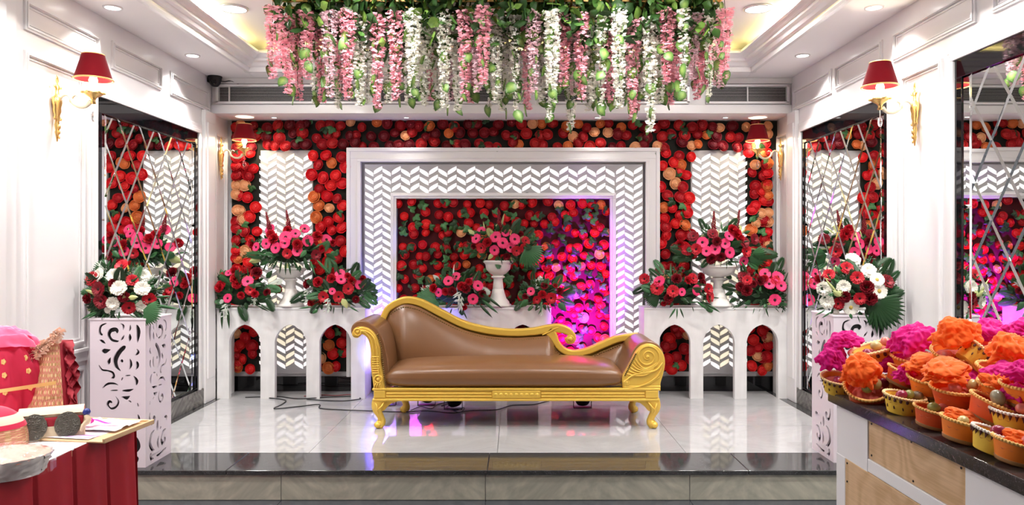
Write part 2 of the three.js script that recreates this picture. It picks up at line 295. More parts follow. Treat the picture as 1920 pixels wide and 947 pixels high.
{
  const L = ZBACK + CB, side = (x, sx) => { const g = extr(poly(sx > 0 ? prof : prof.map(([a, b]) => [-a, b]).reverse()), L); return g.translate(x, SOF, -CB); };
  part(ceiling, 'cornice', side(CL, 1), M.trim); part(ceiling, 'cornice', side(CR, -1), M.trim);
  const g = extr(poly(prof.map(([a, b]) => [a * 1.25, b])), CR - CL); g.rotateY(-PI / 2); g.translate(CR, SOF, -CB);
  part(ceiling, 'cornice', g, M.trim);
}
const bulkhead = struct('trim_1', bbox(WL, WR, BULK, SOF + 0.001, -DB, -DBULK, 0.006), M.ceil);
bulkhead.userData.label = 'white boxed bulkhead holding the long air grilles above the stage wall';
part(bulkhead, 'bulkhead_lip', bbox(WL, WR, BULK, BULK + 0.075, -DBULK, -DBULK + 0.014, 0.004), M.trim);
part(bulkhead, 'bulkhead_lip', bbox(WL, WR, SOF - 0.05, SOF, -DBULK, -DBULK + 0.02, 0.004), M.trim);

// light hidden on the cornice ledge: yellow strips
const strip = (name, label, g, w, h, pos, rot) => {
  const t = single(name, label, 'strip light', g, M.glowYellow);
  const l = new THREE.RectAreaLight(new THREE.Color(1, 0.80, 0.28), LIGHT.cove, w, h); l.position.set(...pos); l.rotation.set(...rot); scene.add(l); return t;
};
strip('cove_strip_light', 'yellow light strip hidden on the left ceiling cornice', bbox(CL + 0.012, CL + 0.03, SOF + 0.112, SOF + 0.122, -CB + 0.3, -3), 0.02, 3.0, [CL + 0.021, SOF + 0.126, -4.5], [PI / 2, 0, 0]);
strip('cove_strip_light', 'yellow light strip hidden on the right ceiling cornice', bbox(CR - 0.03, CR - 0.012, SOF + 0.112, SOF + 0.122, -CB + 0.3, -3), 0.02, 3.0, [CR - 0.021, SOF + 0.126, -4.5], [PI / 2, 0, 0]);
strip('cove_strip_light', 'yellow light strip hidden on the cornice above the air grilles', bbox(CL + 0.2, CR - 0.2, SOF + 0.112, SOF + 0.122, -CB + 0.012, -CB + 0.03), 3.7, 0.02, [-0.12, SOF + 0.126, -CB + 0.021], [PI / 2, 0, 0]);

// round panel lights in the tray
function trayLight(x, d, label, group) {
  const t = thing('ceiling_light', label, 'ceiling light', [x, TRAY, -d], 0, group);
  part(t, 'bezel', lathe([[0.085, -0.001], [0.1, -0.001], [0.1, -0.009], [0.087, -0.014], [0.085, -0.006]], 32), M.metal);
  part(t, 'diffuser', new THREE.CylinderGeometry(0.086, 0.086, 0.006, 32).translate(0, -0.006, 0), M.glowWhite);
  const l = new THREE.RectAreaLight(new THREE.Color(1, 0.965, 0.94), LIGHT.tray, 0.15, 0.15); l.position.set(x, TRAY - 0.018, -d); l.rotation.x = -PI / 2; scene.add(l);
}
trayLight(-1.94, 5.15, 'round white panel light in the ceiling left of the hanging flowers', 'round ceiling panel lights');
trayLight(1.68, 5.15, 'round white panel light in the ceiling right of the hanging flowers', 'round ceiling panel lights');
trayLight(-0.85, 4.15, 'round white panel light in the ceiling before the left half of the hanging flowers', 'round ceiling panel lights');
trayLight(0.6, 4.15, 'round white panel light in the ceiling before the right half of the hanging flowers', 'round ceiling panel lights');
for (const [d, n] of [[3.5, 'second'], [2.0, 'third']]) for (const [x, s] of [[-1.94, 'left'], [1.68, 'right']]) trayLight(x, d, `round white panel light, ${n} from the stage in the ${s} row of the hall ceiling`, 'round ceiling panel lights');

// downlights in the low ceiling border, close to the walls
function downlight(x, y, d, r, power, angle, label, group) {
  const t = thing('downlight', label, 'downlight', [x, y, -d], 0, group);
  part(t, 'bezel', lathe([[r * 0.78, 0.001], [r * 0.78, -0.004], [r * 0.85, -0.008], [r, -0.006], [r * 1.03, 0.001]], 24), M.trim);
  part(t, 'lens', new THREE.CylinderGeometry(r * 0.79, r * 0.79, 0.005, 24).translate(0, -0.002, 0), M.glowWhite);
  const s = new THREE.SpotLight(new THREE.Color(1, 0.95, 0.91), power, 0, angle, 0.75, 2);
  s.position.set(x, y - 0.012, -d); s.target.position.set(x, 0, -d); s.shadow.radius = 2; scene.add(s, s.target);
}
for (const [s, x] of [['left', -2.45], ['right', 2.19]]) {
  downlight(x, SOF, 4.55, 0.055, LIGHT.wash, 0.95, `round recessed downlight in the ceiling border above the near ${s} wall lamp`, 'wall washing downlights');
  downlight(x, SOF, 5.68, 0.055, LIGHT.wash, 0.95, `round recessed downlight in the ceiling border above the ${s} end of the stage`, 'wall washing downlights');
  downlight(x, SOF, 3.4, 0.055, LIGHT.wash, 0.95, `round recessed downlight in the ceiling border before the ${s} end of the stage`, 'wall washing downlights');
  downlight(x, SOF, 2.2, 0.055, LIGHT.wash, 0.95, `round recessed downlight in the ceiling border beside the ${s} wall of the hall`, 'wall washing downlights');
}
for (const [px, w] of [[514, 'above the left herringbone panel'], [762, 'above the left half of the white portal'], [1120, 'above the right half of the white portal'], [1360, 'above the right herringbone panel']])
  downlight((px - CX) / F * 6.62, BULK, 6.62, 0.028, LIGHT.bulk, 1.1, `small spotlight under the bulkhead ${w}`, 'small spotlights under the bulkhead');

// air grilles
for (const [a, b, w] of [[410, 683, 'at the left end of the bulkhead'], [713, 986, 'second from the left wall behind the hanging flowers'], [1016, 1289, 'third from the left wall behind the hanging flowers'], [1325, 1475, 'short one at the right end of the bulkhead']]) {
  const d = DBULK, x0 = (a - CX) / F * d, x1 = (b - CX) / F * d, y0 = 2.735, y1 = 2.885, t = thing('air_grille', `white slatted air conditioning grille ${w}`, 'air vent', [(x0 + x1) / 2, y0, -d], 0, 'air grilles in the bulkhead');
  const W = x1 - x0, H = y1 - y0;
  part(t, 'backing', bbox(-W / 2 + 0.01, W / 2 - 0.01, 0.01, H - 0.01, 0, 0.003), M.black);
  part(t, 'frame', [bbox(-W / 2 - 0.012, W / 2 + 0.012, H - 0.012, H + 0.008, 0, 0.03), bbox(-W / 2 - 0.012, W / 2 + 0.012, -0.008, 0.01, 0, 0.03), bbox(-W / 2 - 0.012, -W / 2 + 0.008, 0, H, 0, 0.03), bbox(W / 2 - 0.008, W / 2 + 0.012, 0, H, 0, 0.03)], M.trim);
  for (let k = 0; k < 9; k++) { const g = bbox(-W / 2 + 0.006, W / 2 - 0.006, -0.0009, 0.0009, -0.003, 0.003); g.rotateX(0.25); part(t, 'slat', g.translate(0, 0.02 + k * 0.0138, 0.018), M.trim); }
  for (const f of W > 1 ? [-0.42, 0.16] : [0]) part(t, 'divider', bbox(f * W - 0.004, f * W + 0.004, 0.008, H - 0.01, 0.01, 0.03), M.trim);
}

// black camera in the corner with its cable
{
  const p = px2(402, 152, 6.38), t = thing('security_camera', 'small black security camera in the upper left corner by the air grille', 'camera', [p.x, p.y, p.z]);
  part(t, 'bracket', [bbox(-0.075, -0.03, -0.01, 0.03, -0.02, 0.02, 0.004), bbox(-0.05, 0.0, 0.02, 0.04, -0.02, 0.02, 0.004)], M.black);
  part(t, 'housing', lathe([[0, -0.05], [0.026, -0.045], [0.045, -0.02], [0.06, 0.04], [0.06, 0.048], [0, 0.048]], 24).translate(0.005, 0, 0), M.black);
  part(t, 'lens', new THREE.CylinderGeometry(0.02, 0.024, 0.02, 16).rotateX(PI / 2).translate(0.01, -0.012, 0.042), M.blackGlass);
  part(t, 'cable', tube([[0.04, 0, 0], [0.08, 0.0, -0.02], [0.11, 0.012, -0.05], [0.16, 0.0, -0.055], [0.19, -0.02, -0.06], [0.2, -0.03, -0.065]], 0.005, 20, 6), M.cable);
}

// ================================================================== MIRRORS of bevelled diamond tiles
function clip(pts, x0, x1, y0, y1) {                     // polygon against a rectangle
  for (const [k, v, s] of [[0, x0, 1], [0, x1, -1], [1, y0, 1], [1, y1, -1]]) {
    const out = [];
    for (let i = 0; i < pts.length; i++) {
      const a = pts[i], b = pts[(i + 1) % pts.length], da = (a[k] - v) * s, db = (b[k] - v) * s;
      if (da >= 0) out.push(a);
      if ((da > 0 && db < 0) || (da < 0 && db > 0)) { const t = da / (da - db); out.push([a[0] + (b[0] - a[0]) * t, a[1] + (b[1] - a[1]) * t]); }
    }
    pts = out; if (!pts.length) return pts;
  }
  return pts.filter((p, i) => { const q = pts[(i + 1) % pts.length]; return Math.hypot(p[0] - q[0], p[1] - q[1]) > 1e-4; });
}
function inset(pts, w) {
  const n = pts.length, out = [], L = [];
  for (let i = 0; i < n; i++) { const a = pts[i], b = pts[(i + 1) % n], dx = b[0] - a[0], dy = b[1] - a[1], l = Math.hypot(dx, dy); L.push([-dy / l, dx / l, (-dy * a[0] + dx * a[1]) / l + w]); }
  for (let i = 0; i < n; i++) { const [a, b, c] = L[(i + n - 1) % n], [d, e, f] = L[i], det = a * e - b * d; if (Math.abs(det) < 1e-6) return null; out.push([(c * e - b * f) / det, (a * f - c * d) / det]); }
  return out;
}
const area2 = (p) => p.reduce((s, a, i) => { const b = p[(i + 1) % p.length]; return s + a[0] * b[1] - b[0] * a[1]; }, 0) / 2;
function bevelTile(pts, w, h, r) {
  if (area2(pts) < 0) pts = pts.slice().reverse();
  const q = inset(pts, w), n = pts.length; if (!q || area2(q) < 2e-5) return null;
  // reject insets that folded over
  for (let i = 0; i < n; i++) { const j = (i + 1) % n; if ((pts[j][0] - pts[i][0]) * (q[j][0] - q[i][0]) + (pts[j][1] - pts[i][1]) * (q[j][1] - q[i][1]) <= 0) return null; }
  const tx = (r() - 0.5) * 0.007, ty = (r() - 0.5) * 0.007, c = [pts.reduce((s, p) => s + p[0], 0) / n, pts.reduce((s, p) => s + p[1], 0) / n];
  const pos = [], idx = [], top = (p) => h + (p[0] - c[0]) * tx + (p[1] - c[1]) * ty;
  for (let i = 0; i < n; i++) { const a = pts[i], b = pts[(i + 1) % n], e = q[i], f = q[(i + 1) % n], k = pos.length / 3; pos.push(a[0], a[1], 0.001, b[0], b[1], 0.001, f[0], f[1], top(f), e[0], e[1], top(e)); idx.push(k, k + 1, k + 2, k, k + 2, k + 3); }
  const k = pos.length / 3; for (const e of q) pos.push(e[0], e[1], top(e)); for (let i = 1; i + 1 < n; i++) idx.push(k, k + i, k + i + 1);
  const g = new THREE.BufferGeometry(); g.setAttribute('position', new THREE.Float32BufferAttribute(pos, 3)); g.setIndex(idx);
  const ng = g.toNonIndexed(); ng.computeVertexNormals(); return ng;
}
function mirror(side, d0, d1, y0, y1, label, phase, gap) {
  const dm = (d0 + d1) / 2, W = d1 - d0, H = y1 - y0, b = 0.062, seed = rng(Math.round(d0 * 100));
  const t = thing('diamond_mirror', label, 'mirror', [side === 'L' ? WL : WR, y0, -dm], side === 'L' ? PI / 2 : -PI / 2, 'mirrors of diamond tiles on the side walls');
  const sx = side === 'L' ? 1 : -1, X = (d) => sx * (d - dm);
  part(t, 'backing', bbox(-W / 2, W / 2, 0, H, 0.001, 0.008), M.black);
  for (const g of [bbox(-W / 2, W / 2, H - b * 1.6, H, 0.006, 0.022, 0.003), bbox(-W / 2, W / 2, 0, 0.02, 0.006, 0.022, 0.003), bbox(-W / 2, -W / 2 + b, 0.02, H - b * 1.6, 0.006, 0.022, 0.003), bbox(W / 2 - b, W / 2, 0.02, H - b * 1.6, 0.006, 0.022, 0.003)]) part(t, 'black_glass_border', g, M.blackGlass);
  const out = (o, w, z) => [bbox(-W / 2 - o - w, W / 2 + o + w, H + o, H + o + w, 0, z, 0.004), bbox(-W / 2 - o - w, -W / 2 - o, 0, H + o, 0, z, 0.004), bbox(W / 2 + o, W / 2 + o + w, 0, H + o, 0, z, 0.004)];
  part(t, 'white_surround', [...out(0, 0.026, 0.034), ...out(0.026, 0.022, 0.026), ...out(0.048, 0.03, 0.018)], M.trim);
  const ax = 0.139, ay = 0.2, r0 = [-W / 2 + b, W / 2 - b, 0.02, H - b * 1.6], px = X(phase[0]), py = phase[1] - y0;
  // plain narrow strips at the sides, diamonds between
  const s0 = r0[0] + gap, s1 = r0[1] - gap, cells = [];
  for (const [a, c] of [[r0[0], s0], [s1, r0[1]]]) for (let k = 0; k < 3; k++) { const h = (r0[3] - r0[2]) / 3; cells.push([[a, r0[2] + k * h], [c, r0[2] + k * h], [c, r0[2] + (k + 1) * h], [a, r0[2] + (k + 1) * h]]); }
  for (let i = -16; i <= 16; i++) for (let j = -14; j <= 14; j++) if ((i + j) & 1) {
    const x = px + i * ax, y = py + j * ay, c = clip([[x - ax, y], [x, y - ay], [x + ax, y], [x, y + ay]], s0, s1, r0[2], r0[3]);
    if (c.length > 2) cells.push(c);
  }
  for (const c of cells) { const g = bevelTile(c, 0.010, 0.0075, seed); if (g) part(t, 'mirror_tile', g.translate(0, 0, 0.008), M.mirror); }
}
mirror('L', 4.64, 6.14, ST + 0.134, 2.43, 'tall mirror of diamond tiles in a black frame behind the left white pedestal', [4.871, 1.981], 0.05);
mirror('R', 4.73, 6.17, ST + 0.134, 2.445, 'tall mirror of diamond tiles in a black frame behind the right white pedestal', [4.93, 2.0], 0.05);
mirror('R', 2.5, 4.02, 0.3, 2.49, 'tall mirror of diamond tiles in a black frame behind the basket counter', [3.72, 2.02], 0.07);

// ================================================================== WALL LAMPS
function sconceParts(t, armTo) {                          // local: wall at z = 0, lamp stands out along +z; x across the wall
  const B = M.brass;
  // back plate: leafy finial, urn, drop
  part(t, 'wall_plate', [
    lathe([[0, 0.19], [0.008, 0.175], [0.012, 0.15], [0.006, 0.135], [0.022, 0.12], [0.012, 0.10], [0.016, 0.07], [0.034, 0.055], [0.037, 0.03], [0.028, 0.0], [0.03, -0.02], [0.02, -0.045], [0.026, -0.06], [0.014, -0.075], [0.02, -0.1], [0.013, -0.13], [0.017, -0.14], [0.010, -0.165], [0.005, -0.19], [0, -0.195]], 14).scale(1, 1, 0.62).translate(0, 0, 0.022),
    ...[[-1, 0.118], [1, 0.118], [-1, -0.062], [1, -0.062]].map(([s, y]) => taper([[0, y - 0.02, 0.02], [s * 0.02, y - 0.004, 0.026], [s * 0.034, y + 0.006, 0.026], [s * 0.03, y - 0.010, 0.026]], [0.008, 0.006, 0.005, 0.003], 8, 6)),
    ...[0, 1, 2, 3, 4].map((k) => new THREE.SphereGeometry(0.011, 8, 6).scale(0.8, 1.9, 0.6).translate((k - 2) * 0.014, 0.03, 0.038 - Math.abs(k - 2) * 0.005)),
    ...[-0.11, -0.14, -0.17].map((y, k) => new THREE.SphereGeometry(0.010 - k * 0.002, 8, 6).scale(1, 1.6, 0.8).translate(0, y, 0.034)),
  ], B);
  part(t, 'arm', [
    taper([[0, 0.035, 0.035], [0, 0.066, 0.055], [0, 0.07, 0.08], [0, 0.05, 0.098], [0, 0.022, 0.112], [0, 0.004, 0.145], [0, 0.006, 0.185], [0, 0.035, 0.215]], [0.006, 0.0065, 0.006, 0.009, 0.008, 0.009, 0.010, 0.014], 28, 8),
    taper([[0, 0.04, 0.104], [0, 0.06, 0.112], [0, 0.07, 0.128], [0, 0.06, 0.138]], [0.008, 0.006, 0.005, 0.003], 10, 6),
    new THREE.SphereGeometry(0.012, 10, 8).scale(1, 1.4, 1).translate(0, 0.04, 0.102),
  ], M.cream);
  part(t, 'cup', [lathe([[0, 0.02], [0.016, 0.022], [0.011, 0.04], [0.018, 0.055], [0.05, 0.075], [0.056, 0.085], [0.042, 0.082], [0.02, 0.066], [0, 0.064]], 20).translate(0, 0, 0.227),
    ...[0, 1, 2, 3, 4, 5].map((k) => new THREE.SphereGeometry(0.013, 8, 6).scale(1, 0.55, 1).translate(Math.cos(k * PI / 3) * 0.052, 0.083, 0.227 + Math.sin(k * PI / 3) * 0.052))], B);
  part(t, 'crystal_drop', [new THREE.SphereGeometry(0.02, 12, 10).scale(0.85, 1.5, 0.6).translate(0, -0.052, 0.227), tube([[0, 0.025, 0.227], [0, 0, 0.227], [0, -0.026, 0.227]], 0.002, 4, 5)], M.crystal);
  part(t, 'candle_bulb', lathe([[0, 0.075], [0.012, 0.075], [0.012, 0.12], [0.02, 0.135], [0.024, 0.155], [0.016, 0.18], [0, 0.2]], 14).translate(0, 0, 0.227), M.glowWarm);
  const s = part(t, 'lamp_shade', lathe([[0.103, 0.158], [0.1, 0.161], [0.060, 0.298], [0.057, 0.3], [0.056, 0.297], [0.097, 0.159]], 40).translate(0, 0, 0.227), M.shade);
  part(s, 'shade_trim', [new THREE.TorusGeometry(0.102, 0.0045, 6, 40).rotateX(PI / 2).translate(0, 0.159, 0.227), new THREE.TorusGeometry(0.058, 0.0035, 6, 36).rotateX(PI / 2).translate(0, 0.3, 0.227)], M.goldCloth);
}
function sconce(side, d, y, label) {
  const t = thing('wall_lamp', label, 'wall lamp', [side === 'L' ? WL : WR, y, -d], side === 'L' ? PI / 2 : -PI / 2, 'wall lamps with red shades');
  sconceParts(t);
  const l = new THREE.PointLight(new THREE.Color(1, 0.82, 0.58), LIGHT.sconce, 0, 2); l.position.set(side === 'L' ? WL + 0.227 : WR - 0.227, y + 0.158, -d); l.shadow.radius = 0.7; scene.add(l);
}
sconce('L', 4.24, 2.28, 'gilt wall lamp with a dark red shade before the left mirror');
sconce('R', 4.42, 2.28, 'gilt wall lamp with a dark red shade between the two right mirrors');
sconce('L', 6.61, 2.28, 'gilt wall lamp with a bright red shade by the left rose column');
sconce('R', 6.65, 2.28, 'gilt wall lamp with a bright red shade by the right rose column');

// ================================================================== ROSE PANELS, HERRINGBONE PANELS, PORTAL on the back wall
function roseGeo(seed, open) {
  const r = rng(seed), gs = [];
  const layers = [[3, 0.34, 1.0], [4, 0.55, 0.95], [5, 0.78, 0.86], [6, 1.0, 0.68]];
  layers.forEach(([n, R, H], k) => {
    for (let i = 0; i < n; i++) {
      const a0 = i / n * 2 * PI + k * 0.9 + r() * 0.3, sp = PI / n * 1.35, curl = 0.06 + 0.11 * k * open, h = H * (0.95 + r() * 0.1);
      gs.push(grid(4, 3, (u, v) => {
        const a = a0 + (u - 0.5) * 2 * sp, e = 1 - Math.abs(u - 0.5) * 2, rad = R * (0.30 + 0.72 * Math.sin(Math.min(1, v * 1.15) * 1.65)) * (1 + 0.07 * (u - 0.5)) + Math.max(0, v - 0.7) * curl;
        const z = h * (v - 0.10 * v * v - (1 - e) * (1 - e) * 0.14 * v) - Math.max(0, v - 0.72) * curl * 0.9;
        return V(Math.cos(a) * rad, Math.sin(a) * rad, z);
      }));
    }
  });
  gs.push(new THREE.SphereGeometry(0.30, 8, 6).scale(1, 1, 1.1).translate(0, 0, 0.55));
  gs.push(new THREE.SphereGeometry(0.8, 10, 5, 0, 2 * PI, PI * 0.5, PI * 0.5).rotateX(-PI / 2).scale(1, 1, 0.5).translate(0, 0, 0.36));   // calyx side closes the back
  return merge(gs);
}
const ROSES = [roseGeo(1, 0.5), roseGeo(2, 0.9), roseGeo(3, 0.7), roseGeo(4, 1.1)];
function leafShape(len, wid, fold, nv = 4) {              // a leaf along +y, folded on its midrib, tip bent down (-z)
  return grid(4, nv, (u, v) => { const w = wid * Math.pow(Math.sin(PI * Math.pow(v, 0.72)), 0.8) * (u - 0.5), z = -Math.abs(u - 0.5) * fold * wid * 2 - v * v * len * 0.22; return V(w, v * len, z); });
}
const ROSELEAF = merge([leafShape(0.062, 0.044, 0.2), leafShape(0.05, 0.036, 0.2).rotateZ(1.15), leafShape(0.05, 0.036, 0.2).rotateZ(-1.15)]);
function addRoses(t, x0, x1, y0, y1, step, z, peachShare, size, leafShare, bright, skip) {
  let k = 0;
  const nx = Math.max(1, Math.round((x1 - x0) / step)), ny = Math.max(1, Math.round((y1 - y0) / (step * 0.92)));
  for (let j = 0; j < ny; j++) for (let i = 0; i < nx + (j % 2 ? 0 : 0); i++) {
    const off = (j % 2 ? 0.28 : -0.28) * (nx > 1 ? 1 : 0), x = x0 + (i + 0.5 + off * 0.8 + rr(-0.3, 0.3)) * (x1 - x0) / nx, y = y0 + (j + 0.5 + rr(-0.3, 0.3)) * (y1 - y0) / ny;
    if (skip && skip(x, y)) continue;
    if (rnd() < leafShare * 0.12) { leafAt(x, y); continue; }
    const peach = rnd() < peachShare, o = part(t, 'rose', pick(ROSES), pick(peach ? M.peach : bright ? M.roseB : M.rose));
    const s = size * rr(0.88, 1.12); o.scale.set(s, s, s * 0.95); o.position.set(x, y, z + 0.012);
    face(o, V(rr(-0.35, 0.35), rr(-0.15, 0.4), 1)); o.rotateZ(rnd() * 6.28);
    if (rnd() < leafShare) leafAt(x + rr(-0.06, 0.06), y + rr(-0.06, 0.06));
  }
  function leafAt(x, y) {
    if (x < x0 + 0.01 || x > x1 - 0.01) return;
    const o = part(t, 'leaf_sprig', ROSELEAF, pick(M.roseLeaf)); o.position.set(x, y, z + 0.045); o.scale.setScalar(rr(0.85, 1.25)); face(o, V(rr(-0.5, 0.5), rr(-0.2, 0.6), 1)); o.rotateZ(rnd() * 6.28); k++;
  }
}
const DP = 6.765, sP = F / DP, xp = (p) => (p - CX) / sP, yp = (p) => EYE - (p - CY) / sP;   // panel front plane
function rosePanel(label, x0, x1, y0, y1, opt) {
  const t = thing('rose_panel', label, 'flower wall', [(x0 + x1) / 2, y0, -DB], 0, opt.group), W = x1 - x0, H = y1 - y0;
  part(t, 'backing', bbox(-W / 2, W / 2, 0, H, 0.001, 0.022), opt.red ? M.backingRed : M.backing);
  addRoses(t, -W / 2, W / 2, 0, H, opt.step, 0.022, opt.peach, opt.size, opt.leaf, opt.bright);
  keepInside(t);
  return t;
}
const yTop = 2.64, yBand = yp(281), yLow = 0.36;
rosePanel('wide band of red and orange roses along the top of the stage wall', WL + 0.02, WR - 0.02, yBand, yTop, { step: 0.102, peach: 0.2, size: 0.044, leaf: 0.2, group: 'red rose panels on the stage wall' });
rosePanel('column of red roses at the left end of the stage wall', WL + 0.02, xp(481), yLow, yBand, { step: 0.102, peach: 0.2, size: 0.048, leaf: 0.25, bright: true, group: 'red rose panels on the stage wall' });
rosePanel('column of red roses between the left herringbone panel and the portal', xp(585), xp(650), yLow, yBand, { step: 0.102, peach: 0.24, size: 0.047, leaf: 0.25, bright: true, group: 'red rose panels on the stage wall' });
rosePanel('column of red roses between the portal and the right herringbone panel', xp(1238), xp(1297), yLow, yBand, { step: 0.1, peach: 0.22, size: 0.047, leaf: 0.25, bright: true, group: 'red rose panels on the stage wall' });
rosePanel('column of red roses at the right end of the stage wall', xp(1405), WR - 0.02, yLow, yBand, { step: 0.094, peach: 0.24, size: 0.046, leaf: 0.22, bright: true, group: 'red rose panels on the stage wall' });
rosePanel('square of red and peach roses with green leaves inside the white portal', xp(745), xp(1146), 0.34, yp(374), { step: 0.1, peach: 0.13, size: 0.0385, leaf: 0.75, red: true, bright: true });

// herringbone of lit leaf shapes
const LEAFCUT = (() => {
  const s = new THREE.Shape(); s.moveTo(0.03, 0.02); s.quadraticCurveTo(0.70, -0.25, 0.95, -0.53); s.lineTo(0.97, -0.90); s.quadraticCurveTo(0.34, -0.635, 0.03, -0.31); s.closePath();
  return new THREE.ExtrudeGeometry(s, { depth: 0.05, bevelEnabled: false, curveSegments: 5 });
})(), LEAFCUT_MIRROR = LEAFCUT.clone().scale(-1, 1, 1).translate(1, 0, 0);
{ const ix = LEAFCUT_MIRROR.index; if (ix) { const a = ix.array; for (let i = 0; i < a.length; i += 3) { const q = a[i]; a[i] = a[i + 1]; a[i + 1] = q; } } else { const p = LEAFCUT_MIRROR.attributes; for (const k of ['position', 'normal', 'uv']) { const A = p[k], n = A.itemSize; for (let i = 0; i < A.count; i += 3) for (let c = 0; c < n; c++) { const q = A.array[i * n + c]; A.array[i * n + c] = A.array[(i + 1) * n + c]; A.array[(i + 1) * n + c] = q; } } } LEAFCUT_MIRROR.computeVertexNormals(); }
function herringbone(t, x0, y1, y0, n, cw, per, z, warm, flip = 0, ok = () => true) {
  for (let i = 0; i < n; i++) {
    const down = (i + flip) % 2 === 0;
    for (let y = y1 - (down ? 0.02 : 0); y - cw * 0.92 > y0; y -= per) {
      const x = x0 + i * cw; if (!ok(x, y)) continue;
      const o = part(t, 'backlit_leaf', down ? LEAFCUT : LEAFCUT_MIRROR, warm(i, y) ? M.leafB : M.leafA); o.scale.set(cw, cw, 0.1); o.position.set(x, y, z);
    }
  }
}
function bay(label, a, b, n) {
  const x0 = xp(a), x1 = xp(b), W = x1 - x0, y0 = yLow - 0.02, H = yBand - y0 + 0.02, t = thing('herringbone_panel', label, 'wall panel', [(x0 + x1) / 2, y0, -DB], 0, 'grey herringbone panels beside the portal');
  part(t, 'grey_board', bbox(-W / 2, W / 2, 0, H, 0.001, 0.02), M.grey);
  const cw = (W - 0.02) / n;
  herringbone(t, -W / 2 + 0.012, H - 0.05, 0.0, n, cw, cw * 0.86, 0.0195, (i, y) => i > 0 && i < n - 1 && (i * 7 + Math.round(y * 40) * 3) % 5 < (Math.abs(i - n / 2 + 0.5) < 1.1 ? 4 : 2));
}
bay('grey panel with lit leaf cut-outs in herringbone, left of the white portal', 481, 585, 6);
bay('grey panel with lit leaf cut-outs in herringbone, right of the white portal', 1297, 1405, 6);
{
  const x = (p) => xp(p), t = thing('portal_frame', 'white square portal of herringbone strips framing the central roses', 'portal', [xp(945), 0.32, -DB]), ox = xp(945), Y = (p) => yp(p) - 0.32;
  const fr = (a, b, y, w, z0, z1) => { const h = Y(y); return [bbox(x(a) - ox, x(a) - ox + w, 0, h - w, z0, z1, 0.003), bbox(x(b) - ox - w, x(b) - ox, 0, h - w, z0, z1, 0.003), bbox(x(a) - ox, x(b) - ox, h - w, h, z0, z1, 0.004)]; };
  part(t, 'outer_frame', [...fr(650, 1237, 277, 0.10, 0.001, 0.07), ...fr(671, 1216, 298, 0.028, 0.002, 0.085), ...fr(651, 1236, 278, 0.03, 0.003, 0.08)], M.white);
  part(t, 'grey_board', fr(683, 1206, 308, 0.27, 0.001, 0.045), M.grey);
  part(t, 'inner_frame', [...fr(733, 1154, 362, 0.052, 0.001, 0.085), ...fr(737, 1150, 366, 0.012, 0.002, 0.095)], M.white);
  // side strips of three columns, lintel strip of alternating columns
  const cwL = (x(734) - x(683) - 0.01) / 3, topY = Y(312), botY = Y(361);
  herringbone(t, x(684) - ox, topY, 0.03, 3, cwL, cwL * 0.9, 0.0445, () => false);
  const cwR = (x(1206) - x(1154) - 0.01) / 3;
  herringbone(t, x(1155) - ox, topY, 0.03, 3, cwR, cwR * 0.9, 0.0445, () => false, 1);
  const n = 24, cw = (x(1153) - x(734)) / n;
  herringbone(t, x(734) - ox, topY, botY - 0.018, n, cw, cw * 0.9, 0.0445, () => false, 1);
}

// ================================================================== WHITE ARCH TABLES
function archTable(label, a, b, d, arches, y1) {
  const s = F / d, x0 = (a - CX) / s, x1 = (b - CX) / s, W = x1 - x0, H = y1 - ST, t = thing('arch_table', label, 'table', [(x0 + x1) / 2, ST, -d + 0.0], 0, 'white arched flower tables');
  const sh = poly([[-W / 2, 0], [W / 2, 0], [W / 2, H], [-W / 2, H]]), aw = 0.275, top = H - 0.145;
  const outline = [];
  // the front board is cut by arches open to the floor: walk its outline
  const pts = [[-W / 2, 0]];
  for (const c of arches) {
    const cx = c * W - W / 2, l = cx - aw / 2, r = cx + aw / 2, sp = top - 0.15;
    pts.push([l, 0], [l, sp]);
    for (let k = 1; k < 7; k++) { const f = k / 7; pts.push([l + (aw / 2) * (1 - Math.cos(f * PI / 2)) * 0.86 + f * aw / 2 * 0.14, sp + 0.15 * Math.sin(f * PI / 2) * 0.88 + f * f * 0.018]); }
    pts.push([cx, top]);
    for (let k = 6; k > 0; k--) { const f = k / 7; pts.push([r - (aw / 2) * (1 - Math.cos(f * PI / 2)) * 0.86 - f * aw / 2 * 0.14, sp + 0.15 * Math.sin(f * PI / 2) * 0.88 + f * f * 0.018]); }
    pts.push([r, sp], [r, 0]);
  }
  pts.push([W / 2, 0], [W / 2, H - 0.018], [-W / 2, H - 0.018]);
  part(t, 'front_board', boxUV(extr(poly(pts), 0.05, 0.002, 1).translate(0, 0, -0.052), 0.6), M.wash);
  part(t, 'tabletop', boxUV(bbox(-W / 2 - 0.004, W / 2 + 0.004, H - 0.018, H, -0.3, 0.004, 0.003), 0.6), M.wash);
  for (const k of [-1, 1]) part(t, 'side_board', boxUV(bbox(k * (W / 2 - 0.02) - 0.018, k * (W / 2 - 0.02) + 0.018, 0, H - 0.018, -0.3, -0.052), 0.6), M.wash);
}
const HT = 0.968;    // table top above the hall floor
archTable('white arched table at the left end of the stage wall', 407, 684, 6.46, [0.187, 0.497, 0.8], HT);
archTable('white arched table in the middle behind the sofa', 768, 1033, 6.46, [0.19, 0.5, 0.8], HT);
archTable('white arched table at the right end of the stage wall', 1208, 1480, 6.46, [0.21, 0.515, 0.815], HT);

